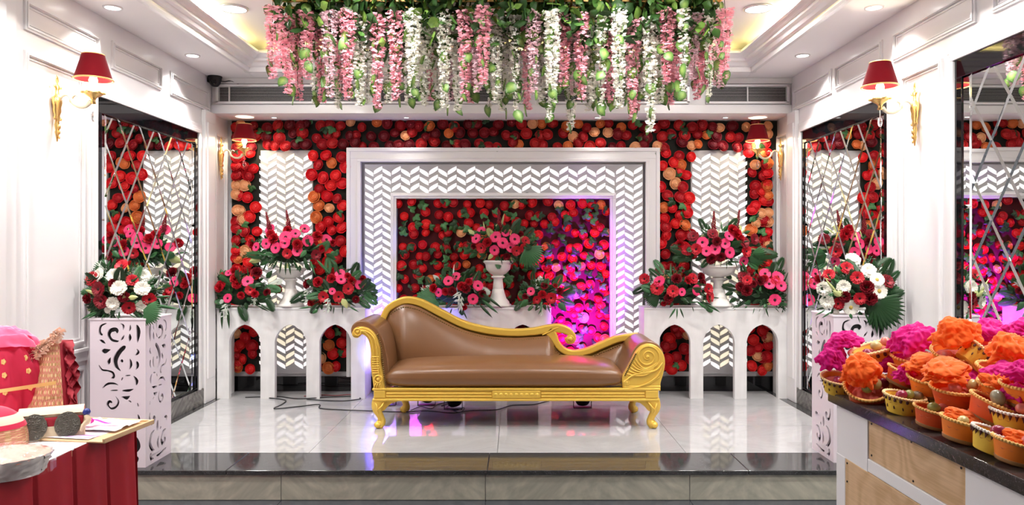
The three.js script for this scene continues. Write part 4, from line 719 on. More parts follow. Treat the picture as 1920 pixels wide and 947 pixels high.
arrangement('pedestal_bouquet', 'white and dark red flowers in green leaves on the left scroll pedestal', 4.58, 232, 548, 84, 48, 0.16,
  cL([[690, 528, 'g', 0.95], [552, 597, 'g', 1], [625, 650, 'd', 1], [635, 715, 'd', 1], [790, 605, 'g', 0.8], [870, 708, 'g', 0.9], [775, 750, 'g', 0.9], [605, 575, 'W', 0.95], [690, 580, 'W', 1], [738, 645, 'W', 1.05], [703, 725, 'W', 0.9], [830, 582, 'W', 0.9], [845, 648, 'W', 1], [838, 745, 'W', 0.9], [655, 765, 'W', 0.45], [700, 620, 'D', 0.7], [760, 690, 'D', 0.8], [560, 700, 'D', 0.8]]),
  cL([[500, 740, 395, 720, 'F', 0.03], [500, 750, 420, 790, 'F', 0.04], [560, 560, 470, 545, 'F'], [540, 570, 410, 590, 'R'], [520, 620, 410, 615, 'b'], [540, 650, 470, 660, 'O'], [560, 770, 470, 810, 'l'], [620, 775, 570, 810, 'l'], [660, 780, 640, 815, 'l'], [720, 780, 740, 815, 'l'], [790, 780, 830, 805, 'l'], [860, 760, 960, 800, 'F'], [870, 740, 1000, 770, 'l'], [880, 700, 970, 690, 'l'], [890, 660, 930, 640, 'y'], [560, 670, 450, 700, 'y', 0.05], [600, 690, 480, 640, 'y', 0.05], [780, 690, 730, 710, 'Y', 0.07], [790, 695, 840, 690, 'Y', 0.07], [760, 705, 770, 660, 'y', 0.07], [480, 700, 400, 680, 'R'], [620, 560, 580, 520, 'w'], [850, 620, 880, 580, 'w']]), 593, 99, 310, M.paleLeaf, GP);
arrangement('pedestal_bouquet', 'white gerberas and lilies with a large dark palm leaf on the right scroll pedestal', 4.66, 1604, 545, 88, 54, 0.16,
  cR([[460, 495, 'W', 1.05], [512, 555, 'W', 1.05], [540, 600, 'Y', 1], [548, 660, 'Y', 1.15], [410, 750, 'Y', 1.05], [365, 640, 'W', 0.95], [275, 650, 'W', 1], [292, 720, 'W', 0.95], [345, 775, 'W', 0.5], [400, 540, 'g', 0.9], [310, 575, 'g', 0.8], [435, 590, 'g', 0.9], [345, 730, 'g', 0.8], [445, 700, 'g', 0.85], [600, 610, 'd', 1], [480, 640, 'D', 1], [500, 700, 'D', 1], [370, 690, 'D', 0.9]]),
  cR([[570, 690, 780, 690, 'f', 0.03], [570, 700, 750, 770, 'f', 0.03], [560, 720, 690, 840, 'f', 0.02], [550, 730, 620, 860, 'f', 0.02], [560, 560, 640, 540, 'w'], [570, 590, 690, 570, 'l'], [600, 560, 650, 575, 'o'], [300, 600, 270, 590, 'y', 0.04], [330, 680, 260, 600, 'y', 0.06], [330, 690, 390, 620, 'Y', 0.07], [340, 690, 300, 660, 'Y', 0.07], [260, 760, 205, 790, 'l'], [290, 770, 240, 805, 'l'], [390, 780, 400, 810, 'o'], [430, 790, 445, 830, 'b'], [470, 780, 500, 840, 'b'], [520, 770, 545, 900, 'b'], [540, 790, 580, 890, 'b'], [350, 560, 360, 520, 'Y'], [620, 640, 740, 650, 'b'], [560, 640, 640, 620, 'o'], [600, 720, 620, 700, 'O', 0.05]]), 588, 99, 311, M.paleLeaf, GP);

// ================================================================== THE GOLD CHAISE
{
  const t = thing('chaise_longue', 'gilded chaise longue in brown leather with scrolled arms in the middle of the stage', 'sofa', [-0.05, ST, -5.68]);
  const zf = 0.31, zb = -0.30, sf = 260.7, sb = 236;
  const cf = (x, y) => [(640 + x / 3 - CX) / sf + 0.05, 1.3 - (540 + y / 3 - CY) / sf], cb = (x, y) => [(640 + x / 3 - CX) / sb + 0.05, 1.3 - (540 + y / 3 - CY) / sb];
  const f3 = (x, y, z) => { const [a, b] = cf(x, y); return V(a, b, z); };
  const X0 = -0.965, X1 = 1.085, R0 = 0.203, R1 = 0.294;
  // rails
  part(t, 'front_rail', [
    bbox(X0, X1, R0, R1, zf - 0.05, zf, 0.006), bbox(X0 - 0.008, X1 + 0.008, R1 - 0.014, R1 + 0.002, zf - 0.055, zf + 0.012, 0.005), bbox(X0 - 0.008, X1 + 0.008, R0, R0 + 0.018, zf - 0.055, zf + 0.01, 0.006),
    ...[[X0 + 0.09, -0.115], [0.24, X1 - 0.1]].flatMap(([a, b]) => [bbox(a, b, R0 + 0.028, R0 + 0.041, zf - 0.01, zf + 0.009, 0.005), bbox(a, b, R0 + 0.047, R0 + 0.062, zf - 0.01, zf + 0.009, 0.006), ...[1, 2, 3, 4, 5].map((k) => box(0.006, 0.012, 0.006, a + (b - a) * k / 6, R0 + 0.0545, zf + 0.008, 0.002))]),
    bbox(X0 + 0.004, X0 + 0.085, R0 + 0.022, R1 - 0.016, zf - 0.01, zf + 0.010, 0.005), bbox(X1 - 0.095, X1 - 0.004, R0 + 0.022, R1 - 0.016, zf - 0.01, zf + 0.010, 0.005), bbox(-0.11, 0.235, R0 + 0.022, R1 - 0.016, zf - 0.01, zf + 0.012, 0.005),
    ...[...Array(9)].map((_, k) => new THREE.SphereGeometry(0.011, 8, 6).scale(1.3, 1, 0.5).translate(-0.085 + k * 0.037, R0 + 0.048, zf + 0.011)),
  ], M.gold);
  part(t, 'side_rail', bbox(X0, X0 + 0.05, R0, R1, zb, zf - 0.05, 0.006), M.gold); part(t, 'side_rail', bbox(X1 - 0.05, X1, R0, R1, zb, zf - 0.05, 0.006), M.gold);
  part(t, 'back_rail', bbox(X0, X1, R0, R1, zb - 0.02, zb + 0.03, 0.006), M.gold);
  // cabriole legs
  const leg = (x, z, sx, m) => {
    const o = (a, y) => V(x + sx * a, y, z + (z > 0 ? a * 0.5 : 0));
    const g = [taper([o(0.0, R0 + 0.01), o(0.018, 0.165), o(0.016, 0.125), o(-0.004, 0.075), o(-0.008, 0.045), o(0.006, 0.02), o(0.012, 0.004)], [0.050, 0.047, 0.040, 0.027, 0.025, 0.034, 0.030], 22, 12),
      new THREE.SphereGeometry(0.026, 12, 10).scale(1.05, 0.95, 1.1).translate(x + sx * 0.014, 0.026, z + (z > 0 ? 0.02 : 0))];
    if (z > 0) g.push(extr(poly([[0, 0], [0.13, 0], [0.125, -0.012], [0.085, -0.022], [0.055, -0.045], [0.03, -0.075], [0, -0.09]].map(([a, b]) => [-sx * a, b]).sort(() => 0)), 0.03, 0.004, 1).translate(x, R0 + 0.004, z - 0.02),
      tube([[x - 0.03, 0.19, z + 0.04], [x - 0.012, 0.165, z + 0.062], [x + sx * 0.012, 0.14, z + 0.058], [x + sx * 0.006, 0.11, z + 0.045]], 0.006, 10, 6), tube([[x + 0.03, 0.19, z + 0.04], [x + 0.018, 0.165, z + 0.06], [x + sx * 0.012, 0.14, z + 0.06]], 0.006, 10, 6));
    part(t, 'leg', g, m);
  };
  leg(-0.925, 0.265, -1, M.gold); leg(1.045, 0.265, 1, M.gold); leg(-0.82, -0.25, -1, M.gold); leg(0.99, -0.25, 1, M.gold);
  // seat cushion: full rounded front, crowned top, ends drawn in
  part(t, 'seat_cushion', grid(56, 40, (u, v) => {
    const a = v * 2 * PI, ca = Math.cos(a), sa = Math.sin(a), pw = (q, e) => Math.sign(q) * Math.pow(Math.abs(q), e), k = u * 2 - 1, end = Math.pow(Math.max(0, 1 - Math.pow(Math.abs(k), 9)), 0.42);
    const y = 0.368 + pw(sa, 0.62) * 0.088 * (0.35 + 0.65 * end), up = Math.max(0, (y - 0.29) / 0.16), z = 0.005 + pw(ca, 0.5) * 0.322 * (0.86 + 0.14 * end);
    return V(-0.905 + 0.03 * up + (1.75 - 0.045 * up) * u, y + 0.02 * (1 - k * k) * Math.max(0, sa), z);
  }), M.leather);
  // backrest: padded leather within a gold rail that ends in a scroll
  const top = [[250, 150], [300, 98], [370, 78], [450, 98], [560, 158], [690, 220], [830, 255], [960, 265], [1080, 260], [1165, 252]].map((p) => cb(...p));
  const low = [[1205, 320], [1245, 362], [1310, 384], [1390, 372], [1480, 335], [1570, 300], [1650, 290]].map((p) => cb(...p));
  const pts = [...spline2(top, 44), ...spline2([cb(1165, 252), cb(1190, 285), ...low], 36).slice(1)].map((p) => [p.x, p.y]);
  const pad = poly([...pts, [cb(1650, 300)[0], 0.30], [top[0][0] - 0.03, 0.30]]);
  {
    const c = new THREE.CatmullRomCurve3(pts.map(([x, y]) => V(x, y, 0))), n = 90;
    part(t, 'back_pad', grid(n, 22, (u, v) => {
      const p = c.getPointAt(u), y = 0.33 + (p.y - 0.018 - 0.33) * v, h = Math.min(1, (p.y - 0.33) / 0.3), e = Math.min(1, u * 12, (1 - u) * 12);
      const kink = Math.exp(-(((u - 0.685) / 0.02) ** 2)) * 0.02;
      return V(p.x, y, zb + 0.05 + (0.02 + 0.15 * h * e) * Math.pow(Math.sin(PI * Math.min(1, Math.pow(0.03 + v * 0.95, 0.55))), 0.55) - kink * v);
    }), M.leather);
  }
  part(t, 'back_board', extr(pad, 0.02, 0.003, 1).translate(0, 0, zb - 0.0), M.gold);
  const rail = (P2, widths, n, dep, z, bev = 0.012) => extr(poly(ribbon(P2, widths, n)), dep, bev, 3).translate(0, 0, z);
  const railTop = [[238, 168], [262, 120], [310, 86], [370, 68], [450, 84], [560, 140], [690, 204], [830, 238], [960, 250], [1080, 244], [1165, 230], [1220, 226], [1270, 240], [1300, 268], [1298, 294], [1278, 298], [1272, 284]].map((p) => cb(...p));
  part(t, 'back_frame', [
    rail(railTop, [0.026, 0.03, 0.034, 0.034, 0.034, 0.034, 0.032, 0.032, 0.032, 0.034, 0.042, 0.044, 0.036, 0.026, 0.022, 0.02, 0.02], 90, 0.06, zb + 0.01),
    rail([[1165, 238], [1188, 262], [1208, 305], [1245, 347], [1305, 366], [1385, 354], [1475, 316], [1565, 282], [1660, 272]].map((p) => cb(...p)), [0.055, 0.046, 0.03, 0.026, 0.024, 0.026, 0.03, 0.03, 0.03], 60, 0.06, zb + 0.01),
    new THREE.SphereGeometry(0.022, 14, 10).scale(1, 1, 0.8).translate(...cb(1285, 284), zb + 0.085), new THREE.TorusGeometry(0.026, 0.006, 6, 20).translate(...cb(1285, 284), zb + 0.085),
    ...[0, 1, 2, 3, 4].map((k) => tube([V(...cb(1130 + k * 9, 262 - k * 2), zb + 0.078), V(...cb(1160 + k * 8, 248 - k * 5), zb + 0.086), V(...cb(1195 + k * 6, 234 - k * 3), zb + 0.08)], 0.0045, 8, 5)),
  ], M.gold);
  const nails = (P2, z, n) => { const c = new THREE.SplineCurve(P2.map((p) => V2(...p))); return c.getSpacedPoints(n).map((p) => new THREE.IcosahedronGeometry(0.0065, 1).scale(1, 1, 0.6).translate(p.x, p.y, z)); };
  const st = part(t, 'nail_heads', [...nails([[285, 142], [350, 106], [440, 122], [560, 182], [690, 245], [830, 278], [960, 290], [1080, 284], [1160, 278]].map((p) => cb(...p)), zb + 0.1, 70), ...nails([[1180, 300], [1205, 345], [1245, 378], [1310, 396], [1390, 386], [1480, 350], [1560, 318]].map((p) => cb(...p)), zb + 0.1, 32),
    ...nails([[205, 262], [222, 320], [232, 400], [240, 480], [250, 560]].map((p) => cf(...p)), zf + 0.006, 26), ...nails([[1655, 372], [1625, 430], [1595, 490]].map((p) => cf(...p)), zf + 0.006, 13), ...nails([[255, 568], [700, 568], [1200, 568], [1580, 568]].map((p) => cf(...p)), zf + 0.004, 90)], M.nail);
  st.userData.kind = 'stuff';
  // left arm: leather roll curling outwards, gold front
  const armC = [[252, 560], [246, 470], [234, 390], [214, 312], [182, 252], [136, 214], [98, 205], [70, 222], [64, 250], [82, 268], [100, 258]].map((p) => cf(...p));
  part(t, 'left_arm_pad', extr(poly(ribbon(armC, [0.03, 0.034, 0.04, 0.044, 0.044, 0.036, 0.03, 0.026, 0.024, 0.02, 0.016], 60)), zf - zb - 0.06, 0.008, 2).translate(0, 0, zb + 0.02), M.leather);
  const goldC = [[214, 575], [204, 500], [192, 430], [190, 350], [174, 286], [146, 252], [112, 240], [84, 246], [76, 262], [92, 268]].map((p) => cf(...p));
  part(t, 'left_arm_front', [
    extr(poly(ribbon(goldC, [0.066, 0.062, 0.056, 0.052, 0.046, 0.040, 0.036, 0.03, 0.026, 0.02], 60)), 0.05, 0.008, 3).translate(0, 0, zf - 0.055),
    tube(goldC.map(([a, b]) => V(a + 0.014, b, zf + 0.006)), 0.006, 40, 6), tube(goldC.slice(2).map(([a, b]) => V(a - 0.012, b, zf + 0.006)), 0.005, 40, 6),
    ...[...Array(8)].map((_, k) => { const [a, b] = cf(196 - k * 0.6, 478 - k * 13); return box(0.05, 0.0085, 0.012, a, b, zf + 0.006, 0.004); }),
    new THREE.TorusGeometry(0.026, 0.007, 8, 22).translate(...cf(208, 512), zf + 0.008), new THREE.SphereGeometry(0.013, 12, 8).translate(...cf(208, 512), zf + 0.008),
    ...[0, 1, 2].map((k) => tube([f3(185 + k * 14, 560, zf + 0.004), f3(190 + k * 13, 545, zf + 0.012), f3(196 + k * 12, 536, zf + 0.006)], 0.006, 6, 5)),
    new THREE.CylinderGeometry(0.034, 0.034, 0.06, 24).rotateX(PI / 2).translate(...cf(92, 247), zf - 0.022), new THREE.TorusGeometry(0.024, 0.006, 6, 22).translate(...cf(92, 247), zf + 0.01), new THREE.SphereGeometry(0.012, 10, 8).translate(...cf(92, 247), zf + 0.01),
  ], M.gold);
  // right arm: leather roll with a carved spiral front
  const front = [[1592, 572], [1586, 510], [1604, 476], [1632, 425], [1660, 368], [1690, 336], [1730, 322], [1772, 334], [1802, 366], [1815, 415], [1806, 478], [1790, 535], [1790, 572]].map((p) => cf(...p));
  part(t, 'right_arm_front', [
    extr(poly(spline2(front, 60).map((p) => [p.x, p.y])), 0.045, 0.008, 3).translate(0, 0, zf - 0.05),
    tube([...Array(40)].map((_, k) => { const a = 0.4 - k * 0.36, q = 0.008 + k * 0.0021; const [x, y] = cf(1722, 386); return V(x + Math.cos(a) * q, y + Math.sin(a) * q * 1.0, zf + 0.006); }), 0.0055, 140, 6), new THREE.SphereGeometry(0.012, 10, 8).translate(...cf(1722, 386), zf + 0.006),
    ...[0, 1, 2, 3, 4, 5].map((k) => tube([f3(1652 - k * 9, 398 + k * 17, zf + 0.004), f3(1675 - k * 4, 432 + k * 12, zf + 0.011), f3(1705 + k * 4, 452 + k * 6, zf + 0.011), f3(1745 + k * 6, 440 - k * 4, zf + 0.004)], 0.0055, 14, 5)),
    tube([f3(1590, 530, zf + 0.006), f3(1640, 490, zf + 0.01), f3(1700, 478, zf + 0.01), f3(1770, 460, zf + 0.01), f3(1808, 420, zf + 0.004)], 0.007, 24, 6),
    ...[0, 1, 2, 3].map((k) => tube([f3(1600 + k * 30, 566 - k * 2, zf + 0.004), f3(1660 + k * 25, 556 - k * 8, zf + 0.01), f3(1730 + k * 16, 535 - k * 14, zf + 0.01), f3(1790 + k * 4, 500 - k * 18, zf + 0.004)], 0.0055, 16, 5)),
    new THREE.SphereGeometry(0.018, 12, 8).scale(1, 1, 0.6).translate(...cf(1602, 532), zf + 0.004), new THREE.TorusGeometry(0.018, 0.005, 6, 16).translate(...cf(1602, 532), zf + 0.006),
    bbox(cf(1588, 0)[0], cf(1795, 0)[0], R1 - 0.002, R1 + 0.02, zf - 0.05, zf + 0.008, 0.005),
  ], M.gold);
  const roll0 = [[1602, 560], [1588, 505], [1606, 470], [1632, 420], [1655, 362], [1685, 328], [1730, 312], [1776, 324], [1808, 360], [1818, 415], [1806, 475], [1786, 540], [1786, 560]].map((p) => cf(...p));
  const roll = spline2(roll0, 60).map((p) => [p.x, p.y]);
  part(t, 'right_arm_pad', extr(poly(roll), zf - zb - 0.075, 0.01, 3).translate(0, 0, zb + 0.012), M.leather);
}

// ================================================================== HANGING BLOSSOM over the sofa
const BARS = [[-1.53, 1.31], [4.62, 5.14]], YT = 3.055;
{
  const t = thing('flower_trellis', 'gold lattice hung under the ceiling and carrying the blossom strands', 'trellis', [-0.11, YT, -4.88]), [a, b] = [-1.42, 1.42];
  for (const z of [-0.26, 0.26]) part(t, 'bar', bbox(a, b, -0.01, 0.01, z - 0.01, z + 0.01, 0.003), M.brass);
  for (const z of [-0.13, 0, 0.13]) part(t, 'bar', bbox(a, b, -0.007, 0.007, z - 0.006, z + 0.006, 0.002), M.brass);
  for (let k = 0; k <= 12; k++) part(t, 'bar', bbox(a + k * (b - a) / 12 - 0.006, a + k * (b - a) / 12 + 0.006, -0.006, 0.008, -0.26, 0.26, 0.002), M.brass);
  for (const x of [-1.2, 0, 1.2]) for (const z of [-0.2, 0.2]) part(t, 'hanger', new THREE.CylinderGeometry(0.004, 0.004, TRAY - YT, 8).translate(x, (TRAY - YT) / 2, z), M.brass);
}
// leaves of the strands: dark rim, pale heart
function vineLeafGeo() {
  const g = grid(4, 5, (u, v) => { const w = 0.058 * Math.pow(Math.sin(PI * Math.min(1, 0.12 + 0.88 * Math.pow(v, 0.8))), 0.75) * (u - 0.5) * 2 * 0.5, z = -Math.abs(u - 0.5) * 0.012 - v * v * 0.014; return V(w, -v * 0.07, z); });
  const p = g.attributes.position, c = new Float32Array(p.count * 3);
  for (let i = 0; i < p.count; i++) { const u = (i % 5) / 4, v = Math.floor(i / 5) / 5, k = Math.max(0, 1 - Math.hypot((u - 0.5) * 2, (v - 0.45) * 2.1)); c[3 * i] = 0.05 + 0.30 * k; c[3 * i + 1] = 0.15 + 0.36 * k; c[3 * i + 2] = 0.022 + 0.1 * k; }
  g.setAttribute('color', new THREE.BufferAttribute(c, 3)); return g;
}
const VLEAF = vineLeafGeo();
function blossomGeo(L, R, dens, seed) {                    // L long, widest above, thin at the tip
  const r = rng(seed), gs = [], n = Math.round(L * dens);
  for (let k = 0; k < n; k++) {
    const t = Math.pow(r(), 1.15), y = -t * L, q = R * (1 - 0.6 * t) * Math.sqrt(0.15 + 0.85 * r()), a = r() * 6.283, s = 0.0165 * (1 - 0.2 * t) * (0.75 + r() * 0.5), c = V(Math.cos(a) * q, y, Math.sin(a) * q), m = new THREE.Matrix4().makeRotationFromEuler(new THREE.Euler(r() * 6, r() * 6, r() * 6));
    for (let j = 0; j < 4; j++) { const b = j * PI / 2, pos = [[0, 0, 0], [0.55, 0.5, 0.16], [1, 0.05, 0.32], [0.5, -0.5, 0.16]].map(([u, v, w]) => V((u * Math.cos(b) - v * Math.sin(b)) * s, (u * Math.sin(b) + v * Math.cos(b)) * s, w * s).applyMatrix4(m).add(c)); gs.push(...pos); }
  }
  const P3 = new Float32Array(gs.length * 3), I = []; gs.forEach((p, i) => p.toArray(P3, i * 3)); for (let i = 0; i < gs.length; i += 4) I.push(i, i + 1, i + 2, i, i + 2, i + 3);
  const g = new THREE.BufferGeometry(); g.setAttribute('position', new THREE.BufferAttribute(P3, 3)); g.setIndex(I); g.computeVertexNormals(); return g;
}
const BLOS = [0, 1, 2, 3].map((k) => blossomGeo(1, 0.055, 470, 400 + k)), BLOS_THIN = [0, 1].map((k) => blossomGeo(1, 0.036, 220, 420 + k));
{
  // what the photograph shows from left to right: [x in the picture, lowest point, kind]
  const list = [[512, 150, 'p'], [528, 130, 'p'], [540, 178, 'p'], [556, 165, 'P'], [560, 190, 'p'], [575, 150, 'p'], [590, 200, 'g'], [604, 195, 'p'], [618, 185, 'P'], [632, 205, 'g'], [640, 175, 'p'], [652, 190, 'p'], [664, 150, 'w'], [674, 200, 'w'], [688, 195, 'w'], [700, 165, 'w'], [708, 205, 'p'], [722, 120, 'w'], [728, 195, 'w'], [742, 190, 'p'], [750, 175, 'P'], [764, 200, 'g'], [774, 185, 'w'], [786, 160, 'w'], [796, 200, 'w'], [808, 190, 'p'], [820, 210, 'w'], [834, 205, 'w'], [846, 190, 'P'], [858, 210, 'w'], [872, 190, 'p'], [884, 195, 'p'], [896, 175, 'P'], [906, 160, 'p'], [918, 205, 'g'], [930, 195, 'w'], [942, 210, 'w'], [954, 180, 'w'], [966, 215, 'g'], [976, 195, 'w'], [990, 207, 'p'], [1000, 180, 'P'], [1014, 195, 'w'], [1030, 228, 'g'], [1036, 195, 'w'], [1048, 170, 'P'], [1058, 165, 'p'], [1070, 246, 'w'], [1076, 180, 'P'], [1090, 190, 'p'], [1104, 210, 'w'], [1112, 195, 'w'], [1128, 225, 'g'], [1136, 185, 'p'], [1146, 195, 'p'], [1160, 205, 'w'], [1172, 190, 'w'], [1186, 225, 'p'], [1194, 210, 'p'], [1206, 180, 'w'], [1220, 250, 'w'], [1226, 190, 'w'], [1238, 195, 'w'], [1250, 160, 'p'], [1256, 200, 'p'], [1268, 180, 'p'], [1282, 190, 'g'], [1290, 130, 'P'], [1300, 150, 'P'], [1308, 188, 'p'], [1322, 170, 'p'], [1330, 185, 'g'], [1342, 160, 'P'], [1352, 165, 'P'], [1358, 150, 'p']];
  const ord = ['first', 'second', 'third', 'fourth', 'fifth', 'sixth', 'seventh', 'eighth', 'ninth', 'tenth', 'eleventh', 'twelfth', 'thirteenth', 'fourteenth', 'fifteenth', 'sixteenth', 'seventeenth', 'eighteenth', 'nineteenth', 'twentieth'], tens = (n) => n < 20 ? ord[n] : n < 29 ? 'twenty-' + ord[n - 20] : n === 29 ? 'thirtieth' : 'thirty-' + ord[n - 30];
  const word = { p: 'pink', P: 'pale pink', w: 'white', g: 'mostly green' }, seen = { p: 0, P: 0, w: 0, g: 0 };
  list.sort((a, b) => a[0] - b[0]).forEach(([px, py, kind], i) => {
    const d = 4.64 + ((i * 7) % 11) / 10 * 0.48, x = (px - CX) / F * d, L = Math.max(0.25, YT - 0.01 - (EYE - (py - CY) / F * d));
    const t = thing('blossom_strand', `${word[kind]} hanging blossom strand, ${tens(seen[kind]++)} ${word[kind]} one from the left of the trellis`, 'flower strand', [x, YT - 0.008, -d], rnd() * 6, 'blossom strands hanging over the sofa');
    const m = { p: M.pinkPetal, P: M.palePetal, w: M.whitePetal, g: M.whitePetal }[kind];
    part(t, 'stem', tube([[0, 0, 0], [rr(-0.01, 0.01), -L * 0.35, rr(-0.01, 0.01)], [rr(-0.012, 0.012), -L * 0.7, 0], [0, -L * 0.97, 0]], 0.0022, 10, 5), M.vine);
    const b = part(t, 'blossoms', kind === 'g' ? pick(BLOS_THIN) : pick(BLOS), m); b.position.y = -L * 0.13; b.scale.set(1, L * 0.86, 1);
    const nl = kind === 'g' ? Math.round(L * 17) : Math.round(L * 11);
    for (let k = 0; k < nl; k++) { const o = part(t, 'leaf', VLEAF, M.vineLeaf), a = rnd() * 6.28, f = kind === 'g' ? (k + rnd()) / nl : Math.min(1, Math.pow((k + rnd()) / nl, 0.8)); o.position.set(Math.cos(a) * 0.028, -f * L + 0.02, Math.sin(a) * 0.028); o.rotation.set(rr(-0.5, 0.3), -a + PI / 2 + rr(-0.7, 0.7), rr(-0.7, 0.7), 'YXZ'); o.scale.setScalar(rr(0.75, 1.3)); }
  });
  // the green mass lying on the lattice
  const cnt = 2100, im = new THREE.InstancedMesh(leafShape(0.085, 0.062, 0.15, 4), M.ivy, cnt), q = new THREE.Object3D(), cA = new THREE.Color();
  for (let k = 0; k < cnt; k++) {
    const u = rnd(), x = -1.52 + u * 2.82, dense = 0.55 + 0.45 * Math.sin(u * 17) * Math.sin(u * 41 + 1); q.position.set(x, YT + 0.04 - Math.pow(rnd(), 1.5) * 0.30 * (0.6 + dense * 0.7), -rr(4.62, 5.16)); q.rotation.set(rnd() * 6, rnd() * 6, rnd() * 6); q.scale.setScalar(rr(0.6, 1.15)); q.updateMatrix(); im.setMatrixAt(k, q.matrix);
    const w = rnd(); im.setColorAt(k, w < 0.5 ? cA.setRGB(0.5, 0.55, 0.5) : w < 0.85 ? cA.setRGB(1.3, 1.2, 1) : cA.setRGB(4, 2.6, 2));
  }
  im.name = 'trellis_foliage'; im.userData = { label: 'dense green leaves covering the gold lattice over the blossom strands', category: 'foliage', kind: 'stuff' }; scene.add(im);
}

// ================================================================== CABLES AND FLOOR SPOTS on the stage
const fl = (x, y) => { const d = F * (EYE - ST) / (y - CY); return V((x - CX) / F * d, ST + 0.007, -d); };
const cable = (label, pts, m, r = 0.0045) => single('cable', label, 'cable', tube(pts.map((p) => fl(...p)), r, 140, 6), m);
cable('long dark cable running across the stage tiles and under the sofa', [[500, 747], [535, 752], [528, 760], [514, 768], [560, 764], [598, 760], [600, 767], [640, 770], [690, 772], [760, 774], [800, 772], [850, 776], [880, 772], [930, 770], [960, 762], [1000, 760], [1030, 753]], M.cable);
cable('dark cable looping along the foot of the left arched table', [[460, 746.5], [520, 745], [560, 749], [620, 746], [660, 745], [676, 749], [650, 753], [600, 752], [575, 750]], M.cable);
cable('short red cable beside the leg of the left arched table', [[570, 744.5], [600, 742], [630, 743], [655, 741.5], [672, 743]], M.cableR, 0.004);
cable('tangle of thin dark cable on the floor under the sofa', [[770, 771], [790, 764], [808, 768], [820, 760], [840, 756], [828, 763], [848, 757], [838, 767], [856, 771], [870, 766], [862, 775], [846, 770]], M.cable, 0.004);
cable('thin cable lying along the black border at the left wall', [[330, 776], [345, 772], [352, 767], [362, 768], [372, 760], [385, 756]], M.cable, 0.004);
function floorSpot(px, d, target, color, power, glow, label) {
  const x = (px - CX) / F * d, p = V(x, ST, -d), t = thing('floor_spotlight', label, 'spotlight', p.toArray(), 0, 'coloured floor spotlights'), dir = target.clone().sub(V(x, ST + 0.1, -d)).normalize();
  part(t, 'stand', [bbox(-0.075, -0.07, 0.0, 0.12, -0.012, 0.012, 0.002), bbox(0.07, 0.075, 0.0, 0.12, -0.012, 0.012, 0.002), bbox(-0.075, 0.075, 0, 0.006, -0.03, 0.03, 0.002)], M.black);
  const h = part(t, 'housing', lathe([[0, -0.07], [0.05, -0.07], [0.06, -0.05], [0.062, 0.05], [0.056, 0.05], [0.054, 0.036], [0, 0.036]], 24).rotateX(PI / 2), M.black); h.position.y = 0.1; face(h, dir);
  const l = part(h, 'lens', new THREE.CylinderGeometry(0.053, 0.053, 0.006, 24).rotateX(PI / 2).translate(0, 0, 0.04), glow);
  const s = new THREE.SpotLight(color, power, 0, 0.5, 0.8, 2); s.position.set(x, ST + 0.1, -d).addScaledVector(dir, 0.052); s.target.position.copy(target); s.shadow.radius = 3; scene.add(s, s.target);
}
floorSpot(1092, 6.1, V(0.57, 0.98, -6.8), new THREE.Color(0.5, 0.01, 1), LIGHT.pink, M.glowPink, 'black floor spotlight with pink lens behind the right half of the sofa');
floorSpot(726, 6.2, V(-1.25, 0.72, -6.8), new THREE.Color(0.16, 0.16, 1), LIGHT.blue, M.glowBlue, 'black floor spotlight with blue lens behind the left end of the sofa');
floorSpot(800, 6.2, V(-0.95, 0.62, -6.8), new THREE.Color(0.7, 0.03, 1), LIGHT.pink * 0.2, M.glowPink, 'black floor spotlight with pink lens behind the left half of the sofa');
floorSpot(850, 6.05, V(-0.7, 0.8, -6.45), new THREE.Color(0.22, 0.2, 1), LIGHT.blue * 0.35, M.glowBlue, 'black floor spotlight with blue lens before the middle arched table');

// ================================================================== LEFT: skirted table with wedding gifts
const TT = 0.76, TX = -1.585, TD = 3.12;
{
  const t = thing('skirted_table', 'table with white cloth top and pleated dark red skirt at the left wall', 'table', [-2.1, 0, -2.3]), w = TX + 2.1, x0 = -2.56 + 2.1, zf2 = -TD + 2.3, zn = -1.5 + 2.3;
  part(t, 'tabletop', bbox(x0, w - 0.006, TT - 0.03, TT - 0.004, zf2 + 0.006, zn, 0.004), M.board);
  part(t, 'top_cloth', boxUV(bbox(x0 - 0.002, w - 0.001, TT - 0.006, TT, zf2, zn, 0.002)), M.cloth);
  for (const [a, b] of [[x0 + 0.05, zf2 + 0.06], [w - 0.06, zf2 + 0.06], [x0 + 0.05, zn - 0.06], [w - 0.06, zn - 0.06]]) part(t, 'leg', new THREE.CylinderGeometry(0.016, 0.016, TT - 0.03, 12).translate(a, (TT - 0.03) / 2, b), M.metal);
  // pleats: deep soft folds that hang round the far end and the long side
  const pleat = (s) => { const k = ((s * 4.6) % 1 + 1) % 1; return (0.024 * Math.pow(Math.sin(k * PI), 0.6) - (k < 0.10 ? 0.035 * (1 - k / 0.10) : 0)) + 0.004 * Math.sin(s * 61); };
  part(t, 'skirt', [
    grid(260, 12, (u, v) => { const s = u * (zn - zf2), o = pleat(s) * (0.3 + v * 0.9) + v * 0.016; return V(w + o, (1 - v) * (TT - 0.004) + 0.004, zf2 + s); }),
    grid(140, 12, (u, v) => { const s = u * (w - x0), o = pleat(s + 0.4) * (0.3 + v * 0.9) + v * 0.016; return V(x0 + s, (1 - v) * (TT - 0.004) + 0.004, zf2 - o); }),
  ], M.skirt);
}
const tp = (x, y, h = 0) => { const d = F * (EYE - TT - h) / (y - CY); return V((x - CX) / F * d, TT + h, -d); };
